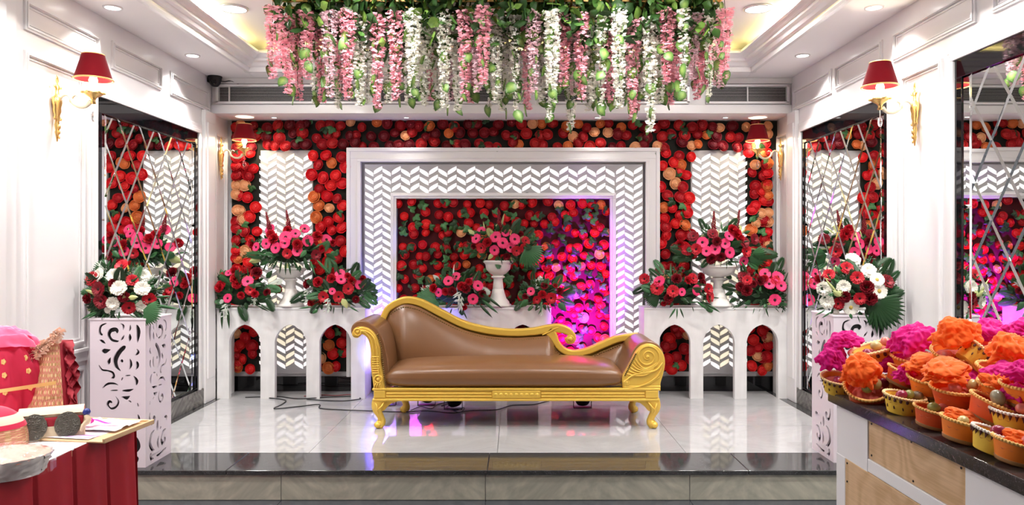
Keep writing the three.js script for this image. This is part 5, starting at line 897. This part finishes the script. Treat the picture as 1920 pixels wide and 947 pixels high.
// tray with printed sheets and a bow
{
  const t = thing('invitation_tray', 'gold cardboard tray with printed sheets lying over the table corner', 'tray', [-1.70, TT, -2.94]), tilt = 0.06, ry = -0.10;
  const b = new THREE.Group();
  const put = (g) => g.rotateZ(-0.02).rotateY(ry);
  part(t, 'tray_board', put(merge([bbox(-0.24, 0.2, 0.001, 0.009, -0.16, 0.16, 0.003), bbox(0.19, 0.2, 0.004, 0.02, -0.16, 0.16, 0.003), bbox(-0.24, -0.23, 0.004, 0.02, -0.16, 0.16, 0.003), bbox(-0.24, 0.2, 0.004, 0.018, -0.16, -0.15, 0.003)])), M.board);
  const sh = grid(10, 8, (u, v) => V(-0.21 + u * 0.34, 0.013 + 0.004 * Math.sin(u * 5) * Math.sin(v * 4), 0.15 - v * 0.27)); part(t, 'printed_sheet', put(sh), M.card);
  part(t, 'tissue', put(grid(24, 14, (u, v) => V(-0.12 + u * 0.28, 0.0175 + 0.009 * Math.max(0, fbm(u * 4, v * 4, 3)), 0.04 - v * 0.18))), M.paper);
  part(t, 'ribbon_bow', put(merge([grid(16, 3, (u, v) => V(-0.02 + Math.cos(u * 6.28) * 0.032 - 0.035, 0.04 + Math.sin(u * 6.28) * 0.014, -0.02 + v * 0.02)), grid(16, 3, (u, v) => V(-0.02 + Math.cos(u * 6.28) * 0.026 + 0.03, 0.04 + Math.sin(u * 6.28) * 0.013, -0.015 + v * 0.02)), new THREE.SphereGeometry(0.013, 10, 8).translate(-0.02, 0.04, -0.01), grid(10, 2, (u, v) => V(0 + u * 0.13, 0.036 + 0.008 * Math.sin(u * 7), -0.02 - u * 0.03 + v * 0.018))])), M.magenta);
}
// carved box with dark silver ovals and blue beads
{
  const t = thing('carved_box', 'small ivory box carved with black and silver arches and blue corner beads', 'box', [-1.765, TT, -2.85], 0.45); t.scale.setScalar(0.82);
  part(t, 'box_body', bbox(-0.13, 0.13, 0.002, 0.1, -0.06, 0.05, 0.008), M.maroon);
  part(t, 'front_panel', extr(poly([[-0.135, 0], [0.135, 0], [0.135, 0.10], [0.10, 0.125], [0.0, 0.115], [-0.10, 0.125], [-0.135, 0.10]]), 0.01, 0.002, 1).rotateX(-0.3).translate(0, 0.003, 0.055), M.bone);
  part(t, 'lid', grid(12, 8, (u, v) => V(-0.13 + u * 0.26, 0.115 + 0.03 * Math.sin(v * PI) - v * 0.006, 0.045 - v * 0.105)), M.bone);
  const oval = (x) => { const gs = [extr((() => { const s = new THREE.Shape(); s.absellipse(0, 0, 0.05, 0.058, 0, 2 * PI); return s; })(), 0.006, 0.003, 2)], r = rng(8 + x * 100); for (let k = 0; k < 46; k++) { const a = r() * 6.28, q = Math.sqrt(r()); gs.push(new THREE.TorusGeometry(0.006, 0.0022, 5, 8).rotateX((r() - 0.5)).translate(Math.cos(a) * 0.046 * q, Math.sin(a) * 0.053 * q, 0.009)); } return merge(gs).rotateX(-0.3).translate(x, 0.062, 0.052); };
  part(t, 'carved_oval', oval(-0.066), M.silverBlack); part(t, 'carved_oval', oval(0.066), M.silverBlack);
  for (const s of [-1, 1]) { part(t, 'corner_bead', new THREE.SphereGeometry(0.017, 12, 10).translate(s * 0.142, 0.112, 0.04), M.blueBead); part(t, 'corner_scroll', taper([[s * 0.14, 0.098, 0.045], [s * 0.15, 0.075, 0.055], [s * 0.13, 0.055, 0.065], [s * 0.12, 0.03, 0.07]], [0.010, 0.014, 0.010, 0.006], 10, 8), M.bone); }
}
// folded brocade sari standing under a red veil, tied with a gold ribbon
{
  const t = thing('wrapped_sari', 'folded gold brocade sari standing under a red and pink veil with lace edge', 'gift bundle', [-2.02, TT, -2.98], 0.0), r = rng(66);
  // brocade slab leaning back, seen on the right half
  const lean = (x, y) => -y * 0.32, slab = (u, v) => { const y = v * 0.335, xr = 0.262 - v * 0.088, xl = 0.095 + v * 0.012; return V(xl + (xr - xl) * u, y + 0.004, 0.06 + lean(u, y) + 0.012 * Math.sin(u * PI)); };
  part(t, 'brocade_front', grid(16, 16, slab), M.brocade);
  part(t, 'brocade_fold', loft([0, 1].map((k) => [slab(0, 0), slab(1, 0), slab(1, 1), slab(0, 1)].map((p) => p.clone().add(V(0, 0, -0.004 - k * 0.09))))), M.maroon);
  const hood = (nu, nv, v1, k, seed, cx, cz) => grid(nu, nv, (u, v) => {   // cloth drawn over the bundle, hanging in folds
    const a = u * 2 * PI, b = v * v1, fold = fbm(Math.cos(a) * 2 + seed, Math.sin(a) * 2 + b, 4) * 0.12 + (Math.sin(a * 15 + b * 3 + seed) + 0.6 * Math.sin(a * 27 - b * 4)) * 0.045 * Math.min(1, b), q = k * Math.pow(Math.sin(Math.min(PI / 2, b)), 0.72) * (1 + fold);
    return V(cx + 0.21 * q * Math.cos(a), 0.385 * k * Math.pow(Math.max(0, Math.cos(Math.min(PI / 2, b))), 0.62) + 0.003 + 0.012 * fbm(u * 6, v * 3 + seed, 3) * Math.min(1, v * 4) * (b < 1.4 ? 1 : 0), cz + 0.12 * q * Math.sin(a));
  });
  part(t, 'veil', hood(60, 30, PI / 2, 1, 3, -0.075, -0.03), M.veil);
  part(t, 'gold_motif', [...Array(16)].map((_, k) => { const a = 0.5 + (k % 5) * 0.5, b = 0.9 + Math.floor(k / 5) * 0.2; return merge([0, 1, 2, 3, 4].map((i) => new THREE.SphereGeometry(0.005, 6, 4).scale(1, 1.3, 0.4).translate(Math.cos(i * 1.257) * 0.006, Math.sin(i * 1.257) * 0.006, 0))).translate(-0.075 + 0.215 * Math.pow(Math.sin(b), 0.72) * Math.cos(a), 0.385 * Math.pow(Math.cos(b), 0.62) - (k % 5) * 0.01, -0.03 + 0.125 * Math.pow(Math.sin(b), 0.72) * Math.sin(a) + 0.004); }), M.goldCloth);
  part(t, 'pink_veil', hood(50, 14, 0.78, 1.05, 8, -0.07, -0.03), M.veilPink);
  const lace = []; for (let k = 0; k < 90; k++) { const f = k / 89, x = 0.06 + f * 0.13 + (r() - 0.5) * 0.03, y = 0.27 + f * 0.11 + (r() - 0.5) * 0.04; lace.push(grid(5, 3, (u, v) => V(Math.cos(u * 5.2) * (0.004 + v * 0.010), Math.sin(u * 5.2) * (0.004 + v * 0.010), 0.007 * Math.sin(u * 20) * v)).rotateX(r() * 2).rotateY(r() * 2).translate(x, y, 0.06 - y * 0.32 + 0.022)); }
  part(t, 'lace_edge', lace, M.lace);
  part(t, 'gold_ribbon', [grid(30, 2, (u, v) => { const x = 0.215 - u * 0.42; return V(x, 0.185 - u * 0.055 + v * 0.014, 0.045 - 0.185 * 0.32 + 0.045 + 0.05 * Math.sin(Math.min(1, u * 1.5) * PI * 0.5) + 0.01); })], M.goldCloth);
  part(t, 'ruffle', [...Array(3)].map((_, k) => grid(16, 20, (u, v) => { const y = 0.01 + v * 0.33 - k * 0.02, x = 0.266 - v * 0.088 + u * 0.035 * (0.6 + 0.4 * Math.sin(v * 9 + k)) ; return V(x, y, 0.03 - y * 0.32 - k * 0.02 + 0.016 * Math.sin(v * 34 + u * 3 + k)); })), M.maroon);
}
// wrapped embroidered bundle in front
{
  const t = thing('embroidered_bundle', 'bundle of pink embroidered cloth with a white and red border in clear film', 'gift bundle', [-1.905, TT, -2.72], 0.25); t.scale.set(0.82, 0.62, 0.82);
  const dome = (k, y0, y1) => grid(36, 14, (u, v) => { const a = u * 2 * PI, y = y0 + (y1 - y0) * v, q = 0.135 * Math.sqrt(Math.max(0.02, 1 - Math.pow(y / 0.235, 2.4))) * k; return V(Math.cos(a) * q * 1.05, y, Math.sin(a) * q); });
  part(t, 'embroidered_cloth', merge([dome(1, 0.003, 0.115), new THREE.CircleGeometry(0.13, 30).rotateX(-PI / 2).translate(0, 0.004, 0)]), M.brocade);
  part(t, 'red_border', dome(1.03, 0.112, 0.14), M.veil); part(t, 'white_border', dome(1.02, 0.138, 0.185), M.lace); part(t, 'red_crown', dome(1, 0.185, 0.234), M.veil);
  part(t, 'clear_film', grid(40, 8, (u, v) => { const a = u * 2 * PI, q = 0.15 + 0.03 * v + 0.01 * Math.sin(u * 60) * v; return V(Math.cos(a) * q, 0.07 * (1 - v) + 0.004, Math.sin(a) * q); }), M.film);
}
{
  const t = thing('gift_basket', 'round silver basket of pink cloth wrapped in clear film at the table edge', 'basket', [-1.615, TT, -2.38]), r = rng(3);
  part(t, 'basket_body', grid(64, 10, (u, v) => { const a = u * 2 * PI, q = 0.10 + 0.022 * v + 0.003 * Math.sin(u * 170 + v * 4) + 0.010 * fbm(u * 14, v * 5, 3); return V(Math.cos(a) * q, 0.003 + v * 0.062, Math.sin(a) * q); }), S({ color: col(0.80, 0.77, 0.75), roughness: 0.4, metalness: 0.1, side: THREE.DoubleSide }));
  part(t, 'basket_base', new THREE.CylinderGeometry(0.1, 0.1, 0.004, 40).translate(0, 0.004, 0), M.cloth);
  part(t, 'pink_cloth', grid(40, 14, (u, v) => { const a = u * 2 * PI, q = 0.118 * v; return V(Math.cos(a) * q, 0.082 - 0.024 * v * v + 0.01 * fbm(Math.cos(a) * v * 3, Math.sin(a) * v * 3, 3), Math.sin(a) * q); }), P({ color: col(0.9, 0.42, 0.34), roughness: 0.5 }));
  part(t, 'clear_film', [grid(60, 14, (u, v) => { const a = u * 2 * PI, q = v < 0.6 ? 0.128 * v / 0.6 : 0.128 + 0.008 * (v - 0.6), y = v < 0.6 ? 0.092 - 0.02 * (v / 0.6) ** 2 : 0.072 - (v - 0.6) * 0.16; return V(Math.cos(a) * (q + 0.003 * Math.sin(u * 90)), y + 0.003 * fbm(u * 20, v * 8, 2), Math.sin(a) * q); })], M.film);
}

// ================================================================== RIGHT: counter with baskets
const CT = 0.95, CXF = 1.165, CDF = 2.78;
{
  const t = thing('counter', 'white panelled counter with a black granite top and plywood patches', 'counter', [1.6, 0, -1.9]), o = (x0, x1, y0, y1, d0, d1, r = 0) => bbox(x0 - 1.6, x1 - 1.6, y0, y1, -d1 + 1.9, -d0 + 1.9, r);
  part(t, 'granite_top', boxUV(o(CXF, 2.3, CT - 0.038, CT, 1.0, CDF, 0.004)), M.counterTop);
  part(t, 'counter_body', o(CXF + 0.035, 2.28, 0, CT - 0.038, 1.02, CDF - 0.03), M.laminate);
  part(t, 'white_panel', o(CXF + 0.022, CXF + 0.036, 0, CT - 0.038, 2.513, CDF - 0.028, 0.002), M.laminate);
  part(t, 'white_panel', o(CXF + 0.022, CXF + 0.036, 0, CT - 0.038, 1.05, 1.968, 0.002), M.laminate);
  part(t, 'white_strip', o(CXF + 0.022, CXF + 0.036, 0.73, 0.773, 1.97, 2.511, 0.002), M.laminate);
  part(t, 'white_strip', o(CXF + 0.0205, CXF + 0.0345, 0, 0.7295, 2.680, CDF - 0.028, 0.002), M.laminate);
  part(t, 'plywood_panel', boxUV(o(CXF + 0.026, CXF + 0.037, 0.774, CT - 0.039, 1.971, 2.511, 0.002), 0.9), M.ply);
  part(t, 'plywood_panel', boxUV(o(CXF + 0.0205, CXF + 0.0345, 0.1, 0.7285, 1.97, 2.678, 0.002), 0.9, 0.4, 0.3), M.ply);
  for (const [d, y] of [[2.49, 0.895], [2.49, 0.79], [1.99, 0.895], [1.99, 0.79], [2.23, 0.785], [2.24, 0.9]]) part(t, 'screw', new THREE.CylinderGeometry(0.0035, 0.0035, 0.003, 10).rotateZ(PI / 2).translate(CXF + 0.0255 - 1.6, y, 1.9 - d), M.black);
  for (const [d, y] of [[2.66, 0.715], [2.2, 0.71], [2.66, 0.65]]) part(t, 'screw', new THREE.CylinderGeometry(0.0035, 0.0035, 0.003, 10).rotateZ(PI / 2).translate(CXF + 0.0195 - 1.6, y, 1.9 - d), M.black);
}
const BASK = {
  y: [S({ color: col(0.86, 0.56, 0.06), roughness: 0.5, side: THREE.DoubleSide }), S({ color: col(0.86, 0.62, 0.3), roughness: 0.6 })],
  o: [S({ color: col(0.86, 0.22, 0.02), roughness: 0.5, side: THREE.DoubleSide }), S({ color: col(0.86, 0.5, 0.14), roughness: 0.6 })],
  r: [S({ color: col(0.68, 0.09, 0.015), roughness: 0.5, side: THREE.DoubleSide }), S({ color: col(0.86, 0.48, 0.14), roughness: 0.6 })],
  t: [S({ color: col(0.86, 0.56, 0.06), roughness: 0.5, side: THREE.DoubleSide }), S({ color: col(0.86, 0.8, 0.7), roughness: 0.6 })],
};
const DOT = S({ color: col(0.09, 0.02, 0.02), roughness: 0.6 }), BROWNBAND = S({ color: col(0.34, 0.16, 0.05), roughness: 0.6 }), LINING = P({ color: col(0.42, 0.07, 0.05), roughness: 0.8 });
const BH = 0.056, BR0 = 0.043, BR1 = 0.06;
const gBody = merge([lathe([[0, 0.002], [BR0, 0.0], [BR0 + 0.002, 0.002], [BR1, BH], [BR1 - 0.003, BH], [BR0 - 0.002, 0.005], [0, 0.005]], 36)]);
const gRim = (() => { const gs = [new THREE.TorusGeometry(BR1, 0.0042, 8, 44).rotateX(PI / 2).translate(0, BH, 0)]; for (let k = 0; k < 44; k++) { const a = k / 44 * 2 * PI; gs.push(new THREE.SphereGeometry(0.0042, 6, 5).scale(1, 1.2, 1).translate(Math.cos(a) * (BR1 + 0.002), BH + 0.001, Math.sin(a) * (BR1 + 0.002))); } return merge(gs); })();
const gDots = (() => { const gs = []; for (let k = 0; k < 20; k++) { const a = k / 20 * 2 * PI; gs.push(new THREE.SphereGeometry(0.0042, 8, 6).scale(1.1, 1.4, 0.6).rotateY(-a + PI / 2).translate(Math.cos(a) * (BR1 - 0.001), BH - 0.009, Math.sin(a) * (BR1 - 0.001))); } for (let k = 0; k < 12; k++) { const a = (k + 0.5) / 12 * 2 * PI; gs.push(new THREE.SphereGeometry(0.003, 6, 5).scale(0.7, 1.9, 0.5).rotateZ(0.3).rotateY(-a + PI / 2).translate(Math.cos(a) * (BR0 + 0.009), 0.022, Math.sin(a) * (BR0 + 0.009))); } return merge(gs); })();
const gTeeth = (() => { const gs = []; for (let k = 0; k < 26; k++) { const a = k / 26 * 2 * PI; gs.push(new THREE.ConeGeometry(0.0055, 0.016, 6).rotateX(PI).translate(Math.cos(a) * (BR1 + 0.001), BH - 0.010, Math.sin(a) * (BR1 + 0.001))); } return merge(gs); })();
const gBand = lathe([[BR0 + 0.001, 0.0], [BR0 + 0.0035, 0.001], [BR0 + 0.0065, 0.010], [BR0 + 0.003, 0.011]], 36);
const gLining = grid(32, 10, (u, v) => { const a = u * 2 * PI, q = (BR1 - 0.005) * v; return V(Math.cos(a) * q, BH * 0.9 - 0.012 * v * v + 0.008 * fbm(Math.cos(a) * v * 2.5, Math.sin(a) * v * 2.5 + 4, 3), Math.sin(a) * q); });
function tulleGeo(seed, w, h, dep) {                      // a gathered puff of stiff net: ridged crumple on a dome with a frilled hem
  const r = rng(seed), o = r() * 50;
  const g = grid(96, 30, (u, v) => {
    const a = u * 2 * PI, b = v * 2.05, x = Math.sin(b) * Math.cos(a), z = Math.sin(b) * Math.sin(a), y = Math.cos(b);
    const k = 1 + 0.2 * n3(x * 0.9 + o, y * 0.9, z * 0.9) + 0.19 * (0.42 - Math.abs(n3(x * 1.7 + o, y * 1.7, z * 1.7))) + 0.05 * (0.4 - Math.abs(n3(x * 3.4 + o, y * 3.4, z * 3.4 + 7))) + 0.032 * Math.sin(a * 7 + 3 * n2(x * 2 + o, z * 2)) * Math.min(1, v * 2) + 0.014 * n3(x * 7, y * 7 + o, z * 7);
    const hem = Math.max(0, (v - 0.66) / 0.34), fl = 1 + hem * (0.16 + 0.12 * Math.sin(a * 12 + o + 2 * Math.sin(a * 3)));
    return V(x * w * k * fl, y * h * k + h * (0.35 + hem * (0.16 + 0.08 * Math.sin(a * 12 + o + 1.2))), z * dep * k * fl);
  });
  return g;
}
const TUL = [0, 1, 2, 3, 4].map((k) => tulleGeo(500 + k, 1, 1, 1));
const EGG = new THREE.SphereGeometry(1, 18, 14).scale(1, 0.78, 0.8);
const EGGM = { olive: [col(0.26, 0.27, 0.07), 'olive green'], cream: [col(0.55, 0.42, 0.17), 'pale cream'], pink: [col(0.62, 0.16, 0.13), 'dusty pink'], grey: [col(0.28, 0.25, 0.17), 'grey green'], plum: [col(0.26, 0.02, 0.06), 'dark plum'] };
for (const k in EGGM) EGGM[k].push(S({ color: EGGM[k][0], roughness: 0.25 }));
// [px, py of the rim's middle, distance, kind, tilt about z, tilt about x, size, tulle (colour, dx, dy, dz, w, h) or null, what it is, eggs]
const baskets = [
  [1573, 717, 2.74, 'y', 0.0, 0.25, 1.0, ['p', -0.01, 0.055, -0.03, 0.055, 0.06], 'yellow dotted basket at the far corner of the counter', [['plum', -0.02, 0.0], ['plum', 0.02, 0.01]]],
  [1637, 653, 2.72, 'y', 0.34, -0.12, 1.35, ['p', -0.055, 0.04, -0.075, 0.062, 0.045], 'yellow dotted basket tilted on top at the far end of the heap', [['cream', -0.005, 0.016], ['pink', 0.04, 0.016], ['plum', -0.05, 0.0]]],
  [1626, 723, 2.58, 'r', 0.26, 0.5, 1.2, ['o', 0.0, 0.045, -0.035, 0.068, 0.055], 'orange red basket tilted at the far end of the front row', [['olive', -0.018, 0.02], ['cream', 0.02, 0.02], ['plum', 0.045, 0.01]]],
  [1697, 697, 2.52, 'r', -0.38, 0.3, 0.9, ['p', -0.03, -0.012, 0.03, 0.04, 0.04], 'red basket with pink net tilted behind the yellow front basket', [['grey', 0.0, 0.02], ['olive', 0.01, 0.045]]],
  [1696, 743, 2.40, 'y', -0.10, 0.12, 1.0, null, 'yellow dotted basket standing in the front row, holding bare eggs', [['plum', -0.03, 0.012], ['olive', 0.0, 0.014], ['grey', 0.03, 0.010]]],
  [1745, 706, 2.42, 'o', 0.06, 0.2, 1.1, ['o', 0.03, 0.03, -0.03, 0.085, 0.03], 'orange basket in the second row behind the red front basket', [['cream', -0.02, 0.008]]],
  [1795, 727, 2.2, 'r', 0.03, 0.12, 1.15, ['o', 0.0, 0.04, -0.045, 0.11, 0.034], 'broad orange red basket resting on two baskets of the front row', [['pink', -0.03, 0.014], ['cream', 0.03, 0.014]]],
  [1755, 768, 2.195, 'r', -0.16, 0.15, 0.95, null, 'red basket with two eggs in the front row', [['olive', -0.028, 0.016], ['pink', 0.006, 0.014]]],
  [1811, 790, 2.04, 'o', -0.2, 0.12, 1.0, ['o', 0.01, 0.008, -0.015, 0.05, 0.022], 'orange basket in the middle of the front row', [['cream', -0.03, 0.006], ['plum', 0.02, 0.006]]],
  [1868, 755, 2.04, 'r', -0.36, 0.3, 1.05, ['o', 0.045, 0.045, -0.03, 0.06, 0.034], 'orange red basket with one large green egg resting on the front row', [['grey', -0.03, 0.026], ['pink', 0.03, 0.01]]],
  [1905, 769, 1.98, 't', -0.03, 0.1, 1.0, ['p', 0.03, 0.035, -0.02, 0.04, 0.03], 'yellow basket with a toothed white rim on top at the near end', [['pink', 0.0, 0.014]]],
  [1871, 812, 1.915, 't', -0.28, 0.18, 0.95, null, 'yellow basket with a toothed white rim in the front row', [['plum', -0.025, 0.014], ['grey', 0.01, 0.014], ['plum', 0.04, 0.008]]],
  [1912, 840, 1.84, 'o', -0.2, 0.12, 0.95, ['o', 0.02, 0.004, -0.01, 0.045, 0.024], 'orange basket at the near end of the front row', [['pink', 0.0, 0.012]]],
  [1838, 664, 2.35, 'y', -1.0, 0.5, 0.95, null, 'yellow basket lying on its side behind the tall orange net', [['olive', -0.01, 0.016], ['cream', -0.02, -0.01]]],
  [1790, 660, 2.4, 'o', 0.05, 0.3, 1.1, ['o', 0.0, 0.058, 0.0, 0.074, 0.062], 'orange basket under the tall orange net on the crest of the heap', [['pink', -0.05, 0.014], ['plum', 0.03, 0.01]]],
  [1712, 668, 2.62, 'o', 0.0, 0.2, 1.2, ['p', 0.0, 0.055, 0.0, 0.105, 0.066], 'orange basket under a broad pink net before the mirror', [['cream', 0.02, 0.016]]],
  [1885, 694, 2.2, 'o', -0.1, 0.2, 1.2, ['o', 0.0, 0.055, 0.0, 0.092, 0.06], 'orange basket under a broad orange net at the right side of the heap', [['cream', -0.04, 0.016]]],
  [1880, 716, 2.12, 'o', 0.1, 0.1, 1.0, ['p', 0.0, 0.03, 0.02, 0.065, 0.032], 'orange basket under a flat pink net in the middle of the heap', [['plum', 0.0, 0.016]]],
  [1852, 646, 2.62, 'o', 0.0, 0.1, 1.1, ['p', 0.0, 0.04, 0.0, 0.085, 0.05], 'orange basket under pink net farthest back beside the mirror', []],
  [1925, 640, 2.5, 'o', 0.0, 0.1, 1.1, ['p', 0.0, 0.035, 0.0, 0.075, 0.045], 'orange basket under pink net at the right edge before the mirror', []],
  [1925, 722, 2.0, 'o', 0.0, 0.1, 1.0, ['p', -0.01, 0.03, 0.0, 0.05, 0.036], 'orange basket under pink net above the toothed baskets', []],
];
// baskets that carry the upper ones, standing on the counter behind the front row
const under = [[1.36, 2.66], [1.42, 2.5], [1.41, 2.34], [1.42, 2.18], [1.40, 2.02], [1.40, 1.86], [1.58, 2.6], [1.58, 2.42], [1.58, 2.22], [1.56, 2.04], [1.68, 2.66], [1.72, 2.5]];
const placedB = [];
function basket(pos, kind, rz, rx, k, tul, what, eggs) {
  const t = thing('net_basket', what, 'basket', pos.toArray(), 0, 'small gift baskets heaped on the counter'); t.rotation.set(rx, 0.3, rz); t.scale.setScalar(1);
  const sc = (g) => g.clone().scale(k, k, k), [m, rm] = BASK[kind];
  part(t, 'basket_body', sc(gBody), m); part(t, 'basket_rim', sc(gRim), rm); part(t, 'basket_filling', sc(gLining), LINING);
  if (kind === 'y') part(t, 'brown_dots', sc(gDots), DOT); else if (kind === 't') part(t, 'rim_teeth', sc(gTeeth), DOT); else part(t, 'base_band', sc(gBand), BROWNBAND);
  if (tul) { const [c, dx, dy, dz, w, h] = tul, o = part(t, 'net_wrap', pick(TUL).clone().scale(w * 0.9, h * 0.92, Math.min(w * 0.9, 0.055)).rotateY(rnd() * 0.6), c === 'p' ? M.tullePink : M.tulleOrange); o.position.set(dx, BH * k + dy - h * 0.35, dz); }
  t.updateMatrixWorld(true);
  eggs.forEach(([c, dx, dy], i) => {
    const s = 0.0185 * (k * 0.4 + 0.6) * (c === 'grey' && eggs.length === 2 ? 1.2 : 1), p = t.localToWorld(V(dx * 1.05, BH * k + dy * 0.7, 0.018 * k));
    const o = single('egg', `${EGGM[c][1]} egg${eggs.length === 1 ? '' : [', leftmost', ', second from left', ', third from left'][i]} in the ${short(what)}`, 'egg', EGG, EGGM[c][2], p.toArray(), 'eggs in the gift baskets'); o.scale.setScalar(s); o.rotation.set(rnd(), rnd() * 3, rr(-0.4, 0.4));
  });
}
const SHORT = ["yellow basket at the far corner", "tilted yellow basket topping the far end", "tilted orange red basket, far end", "red basket with pink net", "yellow front row basket without net", "orange second row basket", "broad orange red basket", "red front row basket with two eggs", "orange basket, middle of front row", "orange red basket with large egg", "toothed yellow basket on top", "toothed yellow basket in front row", "orange basket nearest the camera", "yellow basket lying sideways", "basket under the tall orange net", "basket under the broad pink net", "basket under the broad orange net", "basket under the flat pink net", "", "", ""];
function short(w) { const i = baskets.findIndex((b) => b[8] === w); return SHORT[i]; }
for (const [px, py, d, kind, rz, rx, k, tul, what, eggs] of baskets) {
  const p = px2(px, py, d), up = V(0, BH * k, 0).applyEuler(new THREE.Euler(rx, 0.3, rz)); p.sub(up); if (p.y < CT + 0.001 + Math.abs(Math.sin(rz)) * BR0 * k + Math.sin(rx) * BR0 * k * 0.5) p.y = Math.max(p.y, CT + 0.001);
  basket(p, kind, rz, rx, k, tul, what, eggs);
}
under.forEach(([x, d], i) => basket(V(x, CT + 0.001, -d), 'oyr'[i % 3], 0, 0, 1.15, ['po'[i % 2], 0, 0.045, 0, 0.075, 0.05], ['second', 'second', 'second', 'second', 'second', 'second', 'third', 'third', 'third', 'third', 'fourth', 'fourth'][i] + ` row basket half hidden in the heap, number ${['one', 'two', 'three', 'four', 'five', 'six', 'one', 'two', 'three', 'four', 'one', 'two'][i]} from the far end`, []));

// ------------------------------------------------------------------ shadows on, hand over
scene.traverse((o) => { if (o.isMesh) { o.castShadow = true; o.receiveShadow = true; } if (o.isSpotLight || o.isPointLight) { o.castShadow = true; o.shadow.mapSize.set(1024, 1024); } });
renderer.render(scene, camera);
